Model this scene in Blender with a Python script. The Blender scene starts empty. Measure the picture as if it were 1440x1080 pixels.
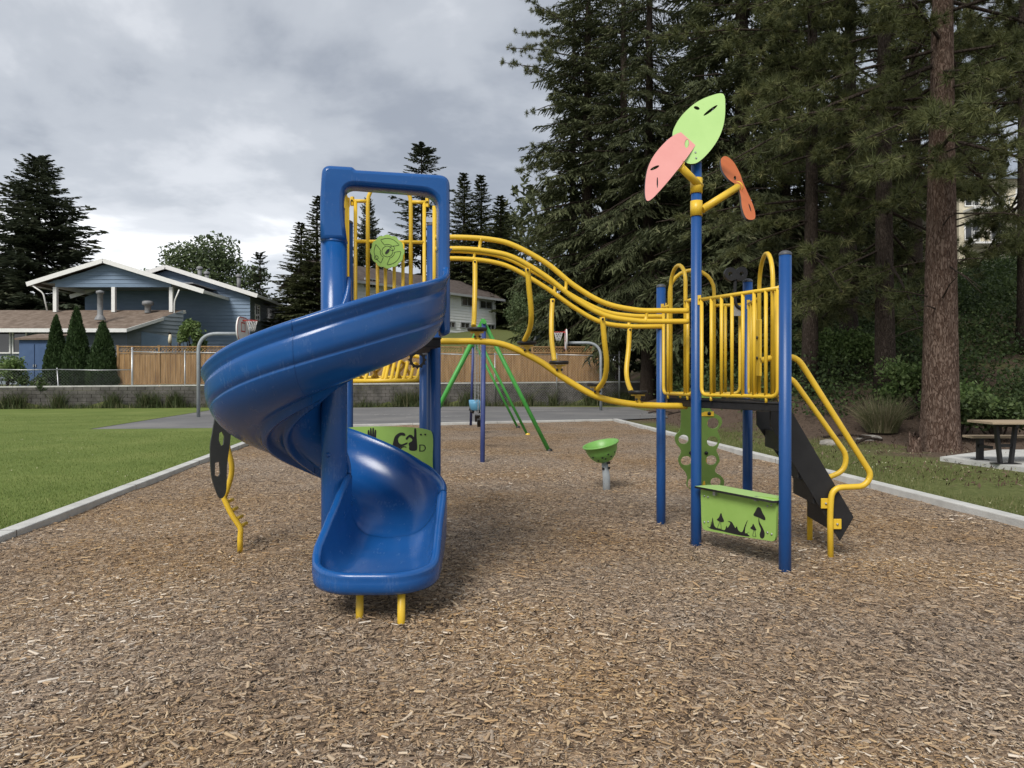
import bpy, bmesh, math, random
import numpy as np
from mathutils import Vector, Matrix, noise
R = math.radians
S = bpy.context.scene
COL = S.collection
F, HX, HY, EYE = 1020.0, 720.0, 537.0, 1.45

# ------------------------------------------------------------------ camera, sky, sun, exposure
cam = bpy.data.objects.new('camera', bpy.data.cameras.new('camera'))
COL.objects.link(cam)
cam.location = (0, 0, EYE)
cam.rotation_euler = (R(90 - 0.17), 0, 0)
cam.data.sensor_width = 36
cam.data.lens = F / 1440 * 36
cam.data.clip_start = 0.05
cam.data.clip_end = 3000
S.camera = cam
S.view_settings.view_transform = 'Standard'
S.view_settings.look = 'None'
S.view_settings.gamma = 1
S.view_settings.use_curve_mapping = False
S.view_settings.exposure = 0.55
S.render.engine = 'CYCLES'
S.cycles.use_denoising = True
S.cycles.max_bounces = 6
S.cycles.transparent_max_bounces = 8
SUN_EL, SUN_AZ = 46, 206     # azimuth from +Y clockwise: behind the camera, to its left

W = bpy.data.worlds.new('World')
S.world = W
W.use_nodes = True
nt = W.node_tree
nt.nodes.clear()
def N(t, typ, **kw):
    n = t.nodes.new(typ)
    for k, v in kw.items():
        setattr(n, k, v)
    return n
out = N(nt, 'ShaderNodeOutputWorld')
sky = N(nt, 'ShaderNodeTexSky', sky_type='NISHITA', sun_disc=False)
sky.sun_elevation = R(SUN_EL); sky.sun_rotation = R(SUN_AZ)
bg1 = N(nt, 'ShaderNodeBackground'); bg1.inputs['Strength'].default_value = 0.1
bg2 = N(nt, 'ShaderNodeBackground'); bg2.inputs['Strength'].default_value = 1.0
nt.links.new(sky.outputs[0], bg1.inputs[0])
tc = N(nt, 'ShaderNodeTexCoord')
sep = N(nt, 'ShaderNodeSeparateXYZ'); nt.links.new(tc.outputs['Generated'], sep.inputs[0])
def M_(t, op, a, b=None, c=None, clamp=False):
    m = N(t, 'ShaderNodeMath', operation=op, use_clamp=clamp)
    for i, v in enumerate((a, b, c)):
        if v is None: continue
        if isinstance(v, (int, float)): m.inputs[i].default_value = v
        else: t.links.new(v, m.inputs[i])
    return m.outputs[0]
zz = M_(nt, 'ADD', M_(nt, 'MAXIMUM', sep.outputs[2], 0.0), 0.16)
cx = M_(nt, 'DIVIDE', sep.outputs[0], zz); cy = M_(nt, 'DIVIDE', sep.outputs[1], zz)
comb = N(nt, 'ShaderNodeCombineXYZ'); nt.links.new(cx, comb.inputs[0]); nt.links.new(cy, comb.inputs[1])
comb.inputs[2].default_value = 61.1
n1 = N(nt, 'ShaderNodeTexNoise'); n1.inputs['Scale'].default_value = 0.5; n1.inputs['Detail'].default_value = 7
n1.inputs['Roughness'].default_value = 0.55; n1.inputs['Distortion'].default_value = 0.6
nt.links.new(comb.outputs[0], n1.inputs['Vector'])
n2 = N(nt, 'ShaderNodeTexNoise'); n2.inputs['Scale'].default_value = 2.1; n2.inputs['Detail'].default_value = 8
n2.inputs['Roughness'].default_value = 0.5; n2.inputs['Distortion'].default_value = 0.3
nt.links.new(comb.outputs[0], n2.inputs['Vector'])
cl = M_(nt, 'ADD', M_(nt, 'MULTIPLY', n1.outputs[0], 0.74), M_(nt, 'MULTIPLY', n2.outputs[0], 0.26))
ramp = N(nt, 'ShaderNodeValToRGB')
ramp.color_ramp.interpolation = 'EASE'
e = ramp.color_ramp.elements
e[0].position = 0.38; e[0].color = (0.27, 0.295, 0.34, 1)
e[1].position = 0.585; e[1].color = (0.78, 0.79, 0.81, 1)
m = ramp.color_ramp.elements.new(0.46); m.color = (0.40, 0.425, 0.465, 1)
m = ramp.color_ramp.elements.new(0.525); m.color = (0.54, 0.56, 0.595, 1)
nt.links.new(cl, ramp.inputs[0])
# cloud is brighter low down, as in the photograph
lowf = M_(nt, 'MULTIPLY_ADD', M_(nt, 'POWER', M_(nt, 'SUBTRACT', 1.0, M_(nt, 'MAXIMUM', sep.outputs[2], 0.0)), 7.0), 0.34, 0.96)
vm = N(nt, 'ShaderNodeVectorMath', operation='SCALE')
nt.links.new(ramp.outputs[0], vm.inputs[0]); nt.links.new(lowf, vm.inputs['Scale'])
nt.links.new(vm.outputs[0], bg2.inputs[0])
mix = N(nt, 'ShaderNodeMixShader'); mix.inputs[0].default_value = 0.93
nt.links.new(bg1.outputs[0], mix.inputs[1]); nt.links.new(bg2.outputs[0], mix.inputs[2])
nt.links.new(mix.outputs[0], out.inputs[0])

sd = bpy.data.lights.new('sun', 'SUN'); sd.energy = 2.3; sd.angle = R(24); sd.color = (1.0, 0.95, 0.88)
sun = bpy.data.objects.new('sun', sd); COL.objects.link(sun)
az = R(SUN_AZ); el = R(SUN_EL)
tosun = Vector((math.sin(az) * math.cos(el), math.cos(az) * math.cos(el), math.sin(el)))
sun.rotation_euler = tosun.to_track_quat('Z', 'Y').to_euler()
sun.location = tosun * 50

# ------------------------------------------------------------------ helpers
def at(px, py, y):
    """photograph pixel + distance from the camera -> place in the scene"""
    return Vector(((px - HX) / F * y, y, EYE - (py - HY) / F * y))
def gx(px, y): return (px - HX) / F * y

def rgb(h):
    return tuple(h) + (1,)
def new_mat(name):
    m = bpy.data.materials.new(name); m.use_nodes = True
    t = m.node_tree; b = t.nodes['Principled BSDF']
    return m, t, b
def pmat(name, c1, c2=None, scale=8.0, rough=0.6, bump=0.0, bscale=None, spec=0.4, coord='Object', detail=5, rv=0.0,
         stretch=(1, 1, 1), metal=0.0, c3=None, coat=0.0, lo=0.35, hi=0.65):
    m, t, b = new_mat(name)
    b.inputs['Roughness'].default_value = rough
    b.inputs['Specular IOR Level'].default_value = spec
    b.inputs['Metallic'].default_value = metal
    b.inputs['Coat Weight'].default_value = coat
    if c2 is None:
        c2 = tuple(v * 0.8 for v in c1)
    tcn = N(t, 'ShaderNodeTexCoord'); mp = N(t, 'ShaderNodeMapping'); mp.inputs['Scale'].default_value = stretch
    t.links.new(tcn.outputs[coord], mp.inputs[0])
    nz = N(t, 'ShaderNodeTexNoise'); nz.inputs['Scale'].default_value = scale; nz.inputs['Detail'].default_value = detail
    nz.inputs['Roughness'].default_value = 0.6
    t.links.new(mp.outputs[0], nz.inputs['Vector'])
    rp = N(t, 'ShaderNodeValToRGB'); rp.color_ramp.elements[0].position = lo; rp.color_ramp.elements[1].position = hi
    rp.color_ramp.elements[0].color = rgb(c1); rp.color_ramp.elements[1].color = rgb(c2)
    if c3: rp.color_ramp.elements.new((lo + hi) / 2).color = rgb(c3)
    t.links.new(nz.outputs[0], rp.inputs[0]); t.links.new(rp.outputs[0], b.inputs['Base Color'])
    if rv:
        t.links.new(M_(t, 'MULTIPLY_ADD', nz.outputs[0], rv, rough - rv / 2), b.inputs['Roughness'])
    if bump:
        nb = N(t, 'ShaderNodeTexNoise'); nb.inputs['Scale'].default_value = bscale or scale * 3; nb.inputs['Detail'].default_value = 6
        t.links.new(mp.outputs[0], nb.inputs['Vector'])
        bp = N(t, 'ShaderNodeBump'); bp.inputs['Strength'].default_value = bump; bp.inputs['Distance'].default_value = 0.02
        t.links.new(nb.outputs[0], bp.inputs['Height']); t.links.new(bp.outputs[0], b.inputs['Normal'])
    return m
def tintmat(name, cols, rough=0.65, transl=0.0, spec=0.25):
    """colour from the piece's own random 'tint' value"""
    m, t, b = new_mat(name)
    a = N(t, 'ShaderNodeAttribute', attribute_name='tint')
    rp = N(t, 'ShaderNodeValToRGB')
    el_ = rp.color_ramp.elements
    el_[0].position = 0; el_[0].color = rgb(cols[0]); el_[1].position = 1; el_[1].color = rgb(cols[-1])
    for i, c in enumerate(cols[1:-1]): el_.new((i + 1) / (len(cols) - 1)).color = rgb(c)
    t.links.new(a.outputs['Fac'], rp.inputs[0]); t.links.new(rp.outputs[0], b.inputs['Base Color'])
    b.inputs['Roughness'].default_value = rough; b.inputs['Specular IOR Level'].default_value = spec
    if transl:
        tr = N(t, 'ShaderNodeBsdfTranslucent'); mx = N(t, 'ShaderNodeMixShader'); mx.inputs[0].default_value = transl
        t.links.new(rp.outputs[0], tr.inputs[0]); t.links.new(b.outputs[0], mx.inputs[1]); t.links.new(tr.outputs[0], mx.inputs[2])
        t.links.new(mx.outputs[0], t.nodes['Material Output'].inputs[0])
    return m

MAT = {}
MAT['blue'] = pmat('blue_powder_coat', (0.007, 0.062, 0.225), (0.009, 0.070, 0.25), 3, 0.38, 0.05, 300, 0.5, rv=0.1)
MAT['slide'] = pmat('blue_plastic', (0.0075, 0.075, 0.265), (0.011, 0.088, 0.295), 2.5, 0.33, 0.04, 200, 0.5, rv=0.14, detail=8)
MAT['yellow'] = pmat('yellow_powder_coat', (0.74, 0.49, 0.035), (0.68, 0.44, 0.03), 6, 0.4, 0.03, 250, 0.5, rv=0.1)
MAT['panel'] = pmat('green_plastic_board', (0.27, 0.45, 0.10), (0.30, 0.485, 0.115), 5, 0.5, 0.05, 300, 0.4)
MAT['leafgreen'] = pmat('light_green_board', (0.40, 0.62, 0.22), (0.44, 0.66, 0.245), 3, 0.42, 0.05, 300, 0.4)
MAT['climber'] = pmat('olive_green_board', (0.17, 0.30, 0.07), (0.20, 0.335, 0.08), 5, 0.5, 0.05, 300, 0.4)
MAT['pink'] = pmat('pink_board', (0.74, 0.34, 0.31), (0.70, 0.31, 0.28), 4, 0.5, 0.05, 300, 0.4)
MAT['orange'] = pmat('orange_board', (0.62, 0.17, 0.055), (0.55, 0.14, 0.045), 4, 0.5, 0.05, 300, 0.4)
MAT['black'] = pmat('black_plastic', (0.012, 0.012, 0.013), (0.017, 0.017, 0.018), 8, 0.5, 0.08, 200, 0.4)
MAT['blackboard'] = pmat('dark_grey_board', (0.022, 0.024, 0.022), (0.03, 0.031, 0.029), 8, 0.5, 0.05, 200, 0.4)
MAT['deck'] = pmat('dark_coated_deck', (0.014, 0.014, 0.016), (0.02, 0.02, 0.022), 20, 0.6, 0.2, 120, 0.3)
MAT['galv'] = pmat('galvanised_steel', (0.36, 0.38, 0.39), (0.48, 0.49, 0.50), 9, 0.42, 0.05, 60, 0.5, metal=0.75, rv=0.2)
MAT['duct'] = pmat('dull_metal', (0.17, 0.175, 0.18), (0.25, 0.255, 0.26), 5, 0.55, 0.05, 30, 0.4)
MAT['greypole'] = pmat('grey_coated_pole', (0.27, 0.30, 0.32), (0.33, 0.36, 0.38), 6, 0.5, 0.05, 60, 0.5, rv=0.1)
MAT['cap'] = pmat('grey_cap', (0.06, 0.065, 0.075), (0.08, 0.085, 0.095), 6, 0.5)
MAT['swinggreen'] = pmat('green_coated_pipe', (0.045, 0.29, 0.045), (0.07, 0.35, 0.065), 5, 0.45, 0.05, 60, 0.5, rv=0.1)
MAT['swingblue'] = pmat('navy_coated_pipe', (0.022, 0.042, 0.155), (0.045, 0.065, 0.20), 4, 0.5, 0.05, 60, 0.5)
MAT['bowl'] = pmat('bowl_green_plastic', (0.15, 0.35, 0.075), (0.175, 0.39, 0.09), 4, 0.4, 0.05, 100, 0.5)
MAT['concrete'] = pmat('concrete', (0.44, 0.44, 0.42), (0.56, 0.56, 0.535), 3.5, 0.85, 0.25, 60, 0.2, c3=(0.50, 0.50, 0.475))
MAT['asphalt'] = pmat('asphalt', (0.14, 0.14, 0.142), (0.21, 0.205, 0.20), 0.35, 0.9, 0.3, 40, 0.2, detail=9, c3=(0.165, 0.165, 0.166))
MAT['white'] = pmat('white_paint', (0.70, 0.70, 0.68), (0.78, 0.78, 0.76), 6, 0.5, 0.05, 60, 0.4)
MAT['faded'] = pmat('faded_white_paint', (0.20, 0.20, 0.20), (0.52, 0.52, 0.50), 5, 0.8, 0.1, 60, 0.2)
MAT['red'] = pmat('red_paint', (0.42, 0.045, 0.04), (0.5, 0.06, 0.05), 5, 0.5)
MAT['lightblue'] = pmat('light_blue_plastic', (0.10, 0.30, 0.48), (0.13, 0.34, 0.52), 5, 0.45)
MAT['siding_blue'] = pmat('blue_siding_paint', (0.165, 0.232, 0.325), (0.195, 0.268, 0.365), 1.2, 0.6, 0.05, 20, 0.3, stretch=(1, 1, 6))
MAT['siding_grey'] = pmat('grey_siding_paint', (0.155, 0.19, 0.215), (0.19, 0.22, 0.245), 1.2, 0.6, 0.05, 20, 0.3)
MAT['siding_white'] = pmat('white_siding_paint', (0.74, 0.76, 0.78), (0.80, 0.81, 0.82), 1.2, 0.6, 0.05, 20, 0.3)
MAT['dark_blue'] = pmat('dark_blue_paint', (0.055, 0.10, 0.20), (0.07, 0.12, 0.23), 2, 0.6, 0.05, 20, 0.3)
MAT['cream'] = pmat('cream_stucco', (0.55, 0.50, 0.38), (0.62, 0.57, 0.44), 1.5, 0.8, 0.1, 20, 0.2)
MAT['soffit'] = pmat('soffit_paint', (0.32, 0.33, 0.34), (0.38, 0.39, 0.40), 2, 0.7)
MAT['shingle'] = pmat('brown_shingle', (0.14, 0.108, 0.085), (0.23, 0.185, 0.15), 2.5, 0.9, 0.4, 14, 0.1, c3=(0.18, 0.14, 0.112))
MAT['shingle_dark'] = pmat('dark_shingle', (0.07, 0.058, 0.052), (0.12, 0.10, 0.09), 2.5, 0.9, 0.4, 14, 0.1)
MAT['glass'] = pmat('window_glass', (0.012, 0.014, 0.016), (0.02, 0.022, 0.026), 2, 0.08, spec=0.8)
MAT['block'] = pmat('grey_wall_block', (0.07, 0.066, 0.06), (0.15, 0.14, 0.13), 1.3, 0.92, 0.5, 30, 0.1, c3=(0.105, 0.10, 0.092))
MAT['cedar'] = pmat('cedar_board', (0.24, 0.14, 0.066), (0.40, 0.25, 0.125), 2.2, 0.75, 0.15, 30, 0.2, stretch=(3.5, 1, 0.35), c3=(0.31, 0.19, 0.09))
MAT['planks'] = pmat('weathered_plank', (0.28, 0.215, 0.145), (0.40, 0.32, 0.225), 4, 0.8, 0.2, 30, 0.2, stretch=(0.5, 5, 5))
MAT['rock'] = pmat('rock', (0.2, 0.19, 0.17), (0.33, 0.31, 0.28), 4, 0.9, 0.4, 15, 0.1)
MAT['ornament'] = pmat('cream_ornament', (0.62, 0.55, 0.40), (0.70, 0.62, 0.46), 4, 0.6)

def scuff(m):
    t = m.node_tree; b = t.nodes['Principled BSDF']; src = b.inputs['Base Color'].links[0].from_socket
    tcn = N(t, 'ShaderNodeTexCoord'); nz = N(t, 'ShaderNodeTexNoise'); nz.inputs['Scale'].default_value = 5.5; nz.inputs['Detail'].default_value = 9; nz.inputs['Roughness'].default_value = 0.75
    t.links.new(tcn.outputs['Object'], nz.inputs['Vector'])
    mp = N(t, 'ShaderNodeMapping'); mp.inputs['Scale'].default_value = (40, 9, 9); t.links.new(tcn.outputs['Object'], mp.inputs[0])
    ns = N(t, 'ShaderNodeTexNoise'); ns.inputs['Scale'].default_value = 2.0; ns.inputs['Detail'].default_value = 4; t.links.new(mp.outputs[0], ns.inputs['Vector'])
    k = M_(t, 'MULTIPLY', M_(t, 'MULTIPLY_ADD', nz.outputs[0], 3.2, -1.65, clamp=True), M_(t, 'MULTIPLY_ADD', ns.outputs[0], 3.0, -1.1, clamp=True))
    mx = N(t, 'ShaderNodeMixRGB'); mx.inputs[2].default_value = (0.16, 0.22, 0.34, 1); t.links.new(M_(t, 'MULTIPLY', k, 0.42), mx.inputs[0]); t.links.new(src, mx.inputs[1])
    t.links.new(mx.outputs[0], b.inputs['Base Color']); t.links.new(M_(t, 'MULTIPLY_ADD', k, 0.30, 0.23), b.inputs['Roughness'])
scuff(MAT['slide'])
def bark(name, c1, c2, c3, scale):
    m, t, b = new_mat(name)
    tcn = N(t, 'ShaderNodeTexCoord'); mp = N(t, 'ShaderNodeMapping'); mp.inputs['Scale'].default_value = (1, 1, 0.28)
    t.links.new(tcn.outputs['Object'], mp.inputs[0])
    nz0 = N(t, 'ShaderNodeTexNoise'); nz0.inputs['Scale'].default_value = scale * 0.6
    t.links.new(mp.outputs[0], nz0.inputs['Vector'])
    mxv = N(t, 'ShaderNodeMixRGB'); mxv.inputs[0].default_value = 0.3
    t.links.new(mp.outputs[0], mxv.inputs[1]); t.links.new(nz0.outputs[1], mxv.inputs[2])
    vo = N(t, 'ShaderNodeTexVoronoi', feature='DISTANCE_TO_EDGE'); vo.inputs['Scale'].default_value = scale
    t.links.new(mxv.outputs[0], vo.inputs['Vector'])
    nz = N(t, 'ShaderNodeTexNoise'); nz.inputs['Scale'].default_value = scale * 1.5; nz.inputs['Detail'].default_value = 8
    t.links.new(mp.outputs[0], nz.inputs['Vector'])
    v = M_(t, 'ADD', M_(t, 'MULTIPLY', M_(t, 'MINIMUM', vo.outputs[0], 0.22), 1.5), M_(t, 'MULTIPLY', nz.outputs[0], 0.85))
    rp = N(t, 'ShaderNodeValToRGB'); e_ = rp.color_ramp.elements
    e_[0].position = 0.2; e_[0].color = rgb(c1); e_[1].position = 0.85; e_[1].color = rgb(c3); e_.new(0.5).color = rgb(c2)
    t.links.new(v, rp.inputs[0]); t.links.new(rp.outputs[0], b.inputs['Base Color'])
    b.inputs['Roughness'].default_value = 0.9; b.inputs['Specular IOR Level'].default_value = 0.1
    bp = N(t, 'ShaderNodeBump'); bp.inputs['Strength'].default_value = 0.9; bp.inputs['Distance'].default_value = 0.05
    t.links.new(v, bp.inputs['Height']); t.links.new(bp.outputs[0], b.inputs['Normal'])
    return m
MAT['bark_pine'] = bark('pine_bark', (0.022, 0.015, 0.012), (0.085, 0.054, 0.040), (0.185, 0.135, 0.108), 17)
MAT['bark_dark'] = bark('dark_bark', (0.016, 0.012, 0.010), (0.045, 0.034, 0.027), (0.085, 0.067, 0.055), 20)

MAT['spruce'] = tintmat('spruce_needles', [(0.036, 0.045, 0.021), (0.07, 0.083, 0.037), (0.108, 0.122, 0.056), (0.165, 0.165, 0.088)], 0.7, 0.2)
MAT['spruce_blue'] = tintmat('grey_green_needles', [(0.036, 0.046, 0.030), (0.058, 0.072, 0.044), (0.088, 0.102, 0.062), (0.125, 0.135, 0.085)], 0.7, 0.2)
MAT['pine'] = tintmat('pine_needles', [(0.05, 0.06, 0.025), (0.095, 0.11, 0.043), (0.15, 0.163, 0.064), (0.24, 0.235, 0.105)], 0.6, 0.25)
MAT['broad'] = tintmat('broad_leaves', [(0.065, 0.095, 0.045), (0.10, 0.138, 0.062), (0.135, 0.175, 0.082), (0.18, 0.215, 0.11)], 0.55, 0.25)
MAT['shrub'] = tintmat('shrub_leaves', [(0.03, 0.05, 0.018), (0.055, 0.085, 0.03), (0.09, 0.13, 0.045), (0.15, 0.20, 0.07)], 0.55, 0.3)
MAT['shrub_light'] = tintmat('light_shrub_leaves', [(0.07, 0.115, 0.032), (0.11, 0.17, 0.052), (0.16, 0.225, 0.075), (0.22, 0.28, 0.11)], 0.55, 0.3)
MAT['cedar_leaf'] = tintmat('cedar_sprays', [(0.022, 0.042, 0.014), (0.034, 0.062, 0.02), (0.048, 0.084, 0.028), (0.07, 0.11, 0.04)], 0.65, 0.15)
MAT['dry'] = tintmat('dry_grass', [(0.08, 0.10, 0.04), (0.13, 0.145, 0.065), (0.22, 0.20, 0.115), (0.36, 0.31, 0.20)], 0.7, 0.2)
MAT['weed'] = tintmat('weeds', [(0.035, 0.055, 0.02), (0.06, 0.085, 0.03), (0.10, 0.11, 0.05), (0.16, 0.145, 0.08)], 0.7, 0.2)
MAT['grass'] = tintmat('grass_blades', [(0.10, 0.15, 0.035), (0.155, 0.21, 0.054), (0.22, 0.27, 0.08), (0.34, 0.35, 0.14)], 0.6, 0.25)
MAT['grass_dry'] = tintmat('worn_grass_blades', [(0.085, 0.115, 0.032), (0.13, 0.155, 0.05), (0.19, 0.195, 0.08), (0.30, 0.26, 0.14)], 0.6, 0.25)
MAT['chips'] = tintmat('wood_chips', [(0.065, 0.046, 0.033), (0.165, 0.117, 0.081), (0.27, 0.195, 0.132), (0.44, 0.295, 0.16), (0.34, 0.28, 0.22), (0.53, 0.39, 0.235), (0.68, 0.60, 0.50)], 0.8, 0, 0.2)
def zone_chips(m, w=0.8):
    # weathered grey areas and fresher orange areas of the bed
    t = m.node_tree; b = t.nodes['Principled BSDF']; src = b.inputs['Base Color'].links[0].from_socket
    g_ = N(t, 'ShaderNodeNewGeometry'); nz = N(t, 'ShaderNodeTexNoise'); nz.inputs['Scale'].default_value = 0.42; nz.inputs['Detail'].default_value = 5
    t.links.new(g_.outputs['Position'], nz.inputs['Vector'])
    k = M_(t, 'MULTIPLY_ADD', nz.outputs[0], 4.0, -1.5, clamp=True)
    hs = N(t, 'ShaderNodeHueSaturation'); hs.inputs['Value'].default_value = 1.0
    t.links.new(src, hs.inputs['Color']); t.links.new(M_(t, 'MULTIPLY_ADD', k, 0.32, 0.86), hs.inputs['Saturation'])
    t.links.new(hs.outputs[0], b.inputs['Base Color'])
zone_chips(MAT['chips'])
MAT['debris'] = tintmat('bark_debris', [(0.04, 0.028, 0.02), (0.09, 0.06, 0.042), (0.15, 0.105, 0.075), (0.22, 0.17, 0.13)], 0.9, 0, 0.1)

ORG = {}
def link(name, me, mat=None, parent=None):
    o = bpy.data.objects.new(name, me); COL.objects.link(o)
    if mat is not None and len(me.materials) == 0: me.materials.append(mat)
    if parent is not None:
        o.parent = parent
    return o
def tag(o, label=None, cat=None, group=None, kind=None):
    if label: o['label'] = label
    if cat: o['category'] = cat
    if group: o['group'] = group
    if kind: o['kind'] = kind
    return o
def thing(name, loc, label, cat, group=None):
    o = bpy.data.objects.new(name, None); COL.objects.link(o)
    o.location = loc; o.empty_display_size = 0.2
    ORG[o.name] = Vector(loc)
    return tag(o, label, cat, group)

class MB:
    def __init__(s): s.v = []; s.f = []; s.sm = []
    def add(s, vs, fs, smooth=False):
        b = len(s.v); s.v += [Vector(v) for v in vs]
        for f in fs: s.f.append([i + b for i in f]); s.sm.append(smooth)
        return s
    def box(s, c, d, rz=0.0, M=None):
        x, y, z = d[0] / 2, d[1] / 2, d[2] / 2
        vs = [Vector((a, b_, c_)) for a in (-x, x) for b_ in (-y, y) for c_ in (-z, z)]
        mm = M if M is not None else Matrix.Translation(Vector(c)) @ Matrix.Rotation(rz, 4, 'Z')
        vs = [mm @ v for v in vs]
        return s.add(vs, [(0, 1, 3, 2), (4, 6, 7, 5), (0, 4, 5, 1), (2, 3, 7, 6), (0, 2, 6, 4), (1, 5, 7, 3)])
    def span(s, a, b, w, h, up=Vector((0, 0, 1))):
        """square bar from a to b: w across, h along up"""
        a, b = Vector(a), Vector(b); d = (b - a); L = d.length; d.normalize()
        r = d.cross(up).normalized(); u = r.cross(d)
        mm = Matrix((r, d, u)).transposed().to_4x4(); mm.translation = (a + b) / 2
        return s.box(None, (w, L, h), M=mm)
    def tube(s, pts, r, seg=10, caps=True, closed=False):
        pts = [Vector(p) for p in pts]; n = len(pts)
        rr = r if isinstance(r, (list, tuple)) else [r] * n
        tg = []
        for i in range(n):
            if closed: t = pts[(i + 1) % n] - pts[i - 1]
            else: t = pts[min(i + 1, n - 1)] - pts[max(i - 1, 0)]
            tg.append(t.normalized() if t.length > 1e-9 else Vector((0, 0, 1)))
        up = Vector((0, 0, 1)) if abs(tg[0].z) < 0.9 else Vector((0, 1, 0))
        nrm = tg[0].cross(up).normalized()
        vs = []
        for i in range(n):
            if i: 
                q = tg[i - 1].rotation_difference(tg[i]); nrm = q @ nrm
                nrm = (nrm - tg[i] * nrm.dot(tg[i])).normalized()
            bn = tg[i].cross(nrm)
            for k in range(seg):
                a = 2 * math.pi * k / seg
                vs.append(pts[i] + (nrm * math.cos(a) + bn * math.sin(a)) * rr[i])
        fs = []
        m = n if closed else n - 1
        for i in range(m):
            j = (i + 1) % n
            for k in range(seg):
                k2 = (k + 1) % seg
                fs.append((i * seg + k, i * seg + k2, j * seg + k2, j * seg + k))
        s.add(vs, fs, True)
        if caps and not closed:
            b = len(s.v) - n * seg
            s.f.append([b + k for k in range(seg)][::-1]); s.sm.append(False)
            s.f.append([b + (n - 1) * seg + k for k in range(seg)]); s.sm.append(False)
        return s
    def lathe(s, prof, c, seg=24, M=None):
        mm = M if M is not None else Matrix.Translation(Vector(c))
        vs = []
        for (r, z) in prof:
            for k in range(seg):
                a = 2 * math.pi * k / seg
                vs.append(mm @ Vector((r * math.cos(a), r * math.sin(a), z)))
        fs = []
        for i in range(len(prof) - 1):
            for k in range(seg):
                k2 = (k + 1) % seg
                fs.append((i * seg + k, i * seg + k2, (i + 1) * seg + k2, (i + 1) * seg + k))
        return s.add(vs, fs, True)
    def build(s, name, mat, parent=None, bevel=0.0, kind=None, recalc=True, autosm=None):
        org = Vector((0, 0, 0))
        if parent is not None: org = ORG.get(parent.name, org)
        me = bpy.data.meshes.new(name)
        me.from_pydata([v - org for v in s.v], [], s.f)
        for p, q in zip(me.polygons, s.sm): p.use_smooth = q
        if recalc:
            bm = bmesh.new(); bm.from_mesh(me); bmesh.ops.recalc_face_normals(bm, faces=bm.faces)
            if bevel:
                bmesh.ops.bevel(bm, geom=[e_ for e_ in bm.edges if len(e_.link_faces) == 2 and e_.calc_face_angle(0) > 0.6],
                                offset=bevel, segments=2, profile=0.5, affect='EDGES', clamp_overlap=True)
            bm.to_mesh(me); bm.free()
        o = link(name, me, mat, parent)
        if parent is not None: ORG[o.name] = org
        if kind: o['kind'] = kind
        return o

def np_mesh(name, V, faces, mat, parent=None, tint=None, smooth=False):
    """faces: (n,k) array, k = 3 or 4"""
    me = bpy.data.meshes.new(name)
    V = np.ascontiguousarray(V, dtype=np.float32); faces = np.ascontiguousarray(faces, dtype=np.int32)
    n, k = faces.shape
    me.vertices.add(len(V)); me.vertices.foreach_set('co', V.ravel())
    me.loops.add(n * k); me.loops.foreach_set('vertex_index', faces.ravel())
    me.polygons.add(n)
    me.polygons.foreach_set('loop_start', np.arange(0, n * k, k, dtype=np.int32))
    if smooth: me.polygons.foreach_set('use_smooth', np.ones(n, dtype=bool))
    if tint is not None:
        at_ = me.attributes.new('tint', 'FLOAT', 'FACE'); at_.data.foreach_set('value', np.asarray(tint, dtype=np.float32))
    me.update(calc_edges=True)
    me.materials.append(mat)
    return me

def spline(pts, n=8):
    """Catmull-Rom through pts"""
    P = [Vector(p) for p in pts]; P = [P[0] * 2 - P[1]] + P + [P[-1] * 2 - P[-2]]
    o = []
    for i in range(1, len(P) - 2):
        a, b, c, d = P[i - 1:i + 3]
        for k in range(n):
            t = k / n
            o.append(0.5 * ((2 * b) + (c - a) * t + (2 * a - 5 * b + 4 * c - d) * t * t + (3 * b - a - 3 * c + d) * t ** 3))
    o.append(P[-2]); return o
def rounded(pts, r, n=5):
    """polyline with its corners rounded"""
    P = [Vector(p) for p in pts]; o = [P[0]]
    for i in range(1, len(P) - 1):
        a, b, c = P[i - 1], P[i], P[i + 1]
        u = (a - b); w = (c - b); q = min(r, u.length * 0.49, w.length * 0.49)
        s_, e_ = b + u.normalized() * q, b + w.normalized() * q
        for k in range(n + 1):
            t = k / n
            o.append(s_ * (1 - t) ** 2 + b * 2 * t * (1 - t) + e_ * t * t)
    o.append(P[-1]); return o

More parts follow.
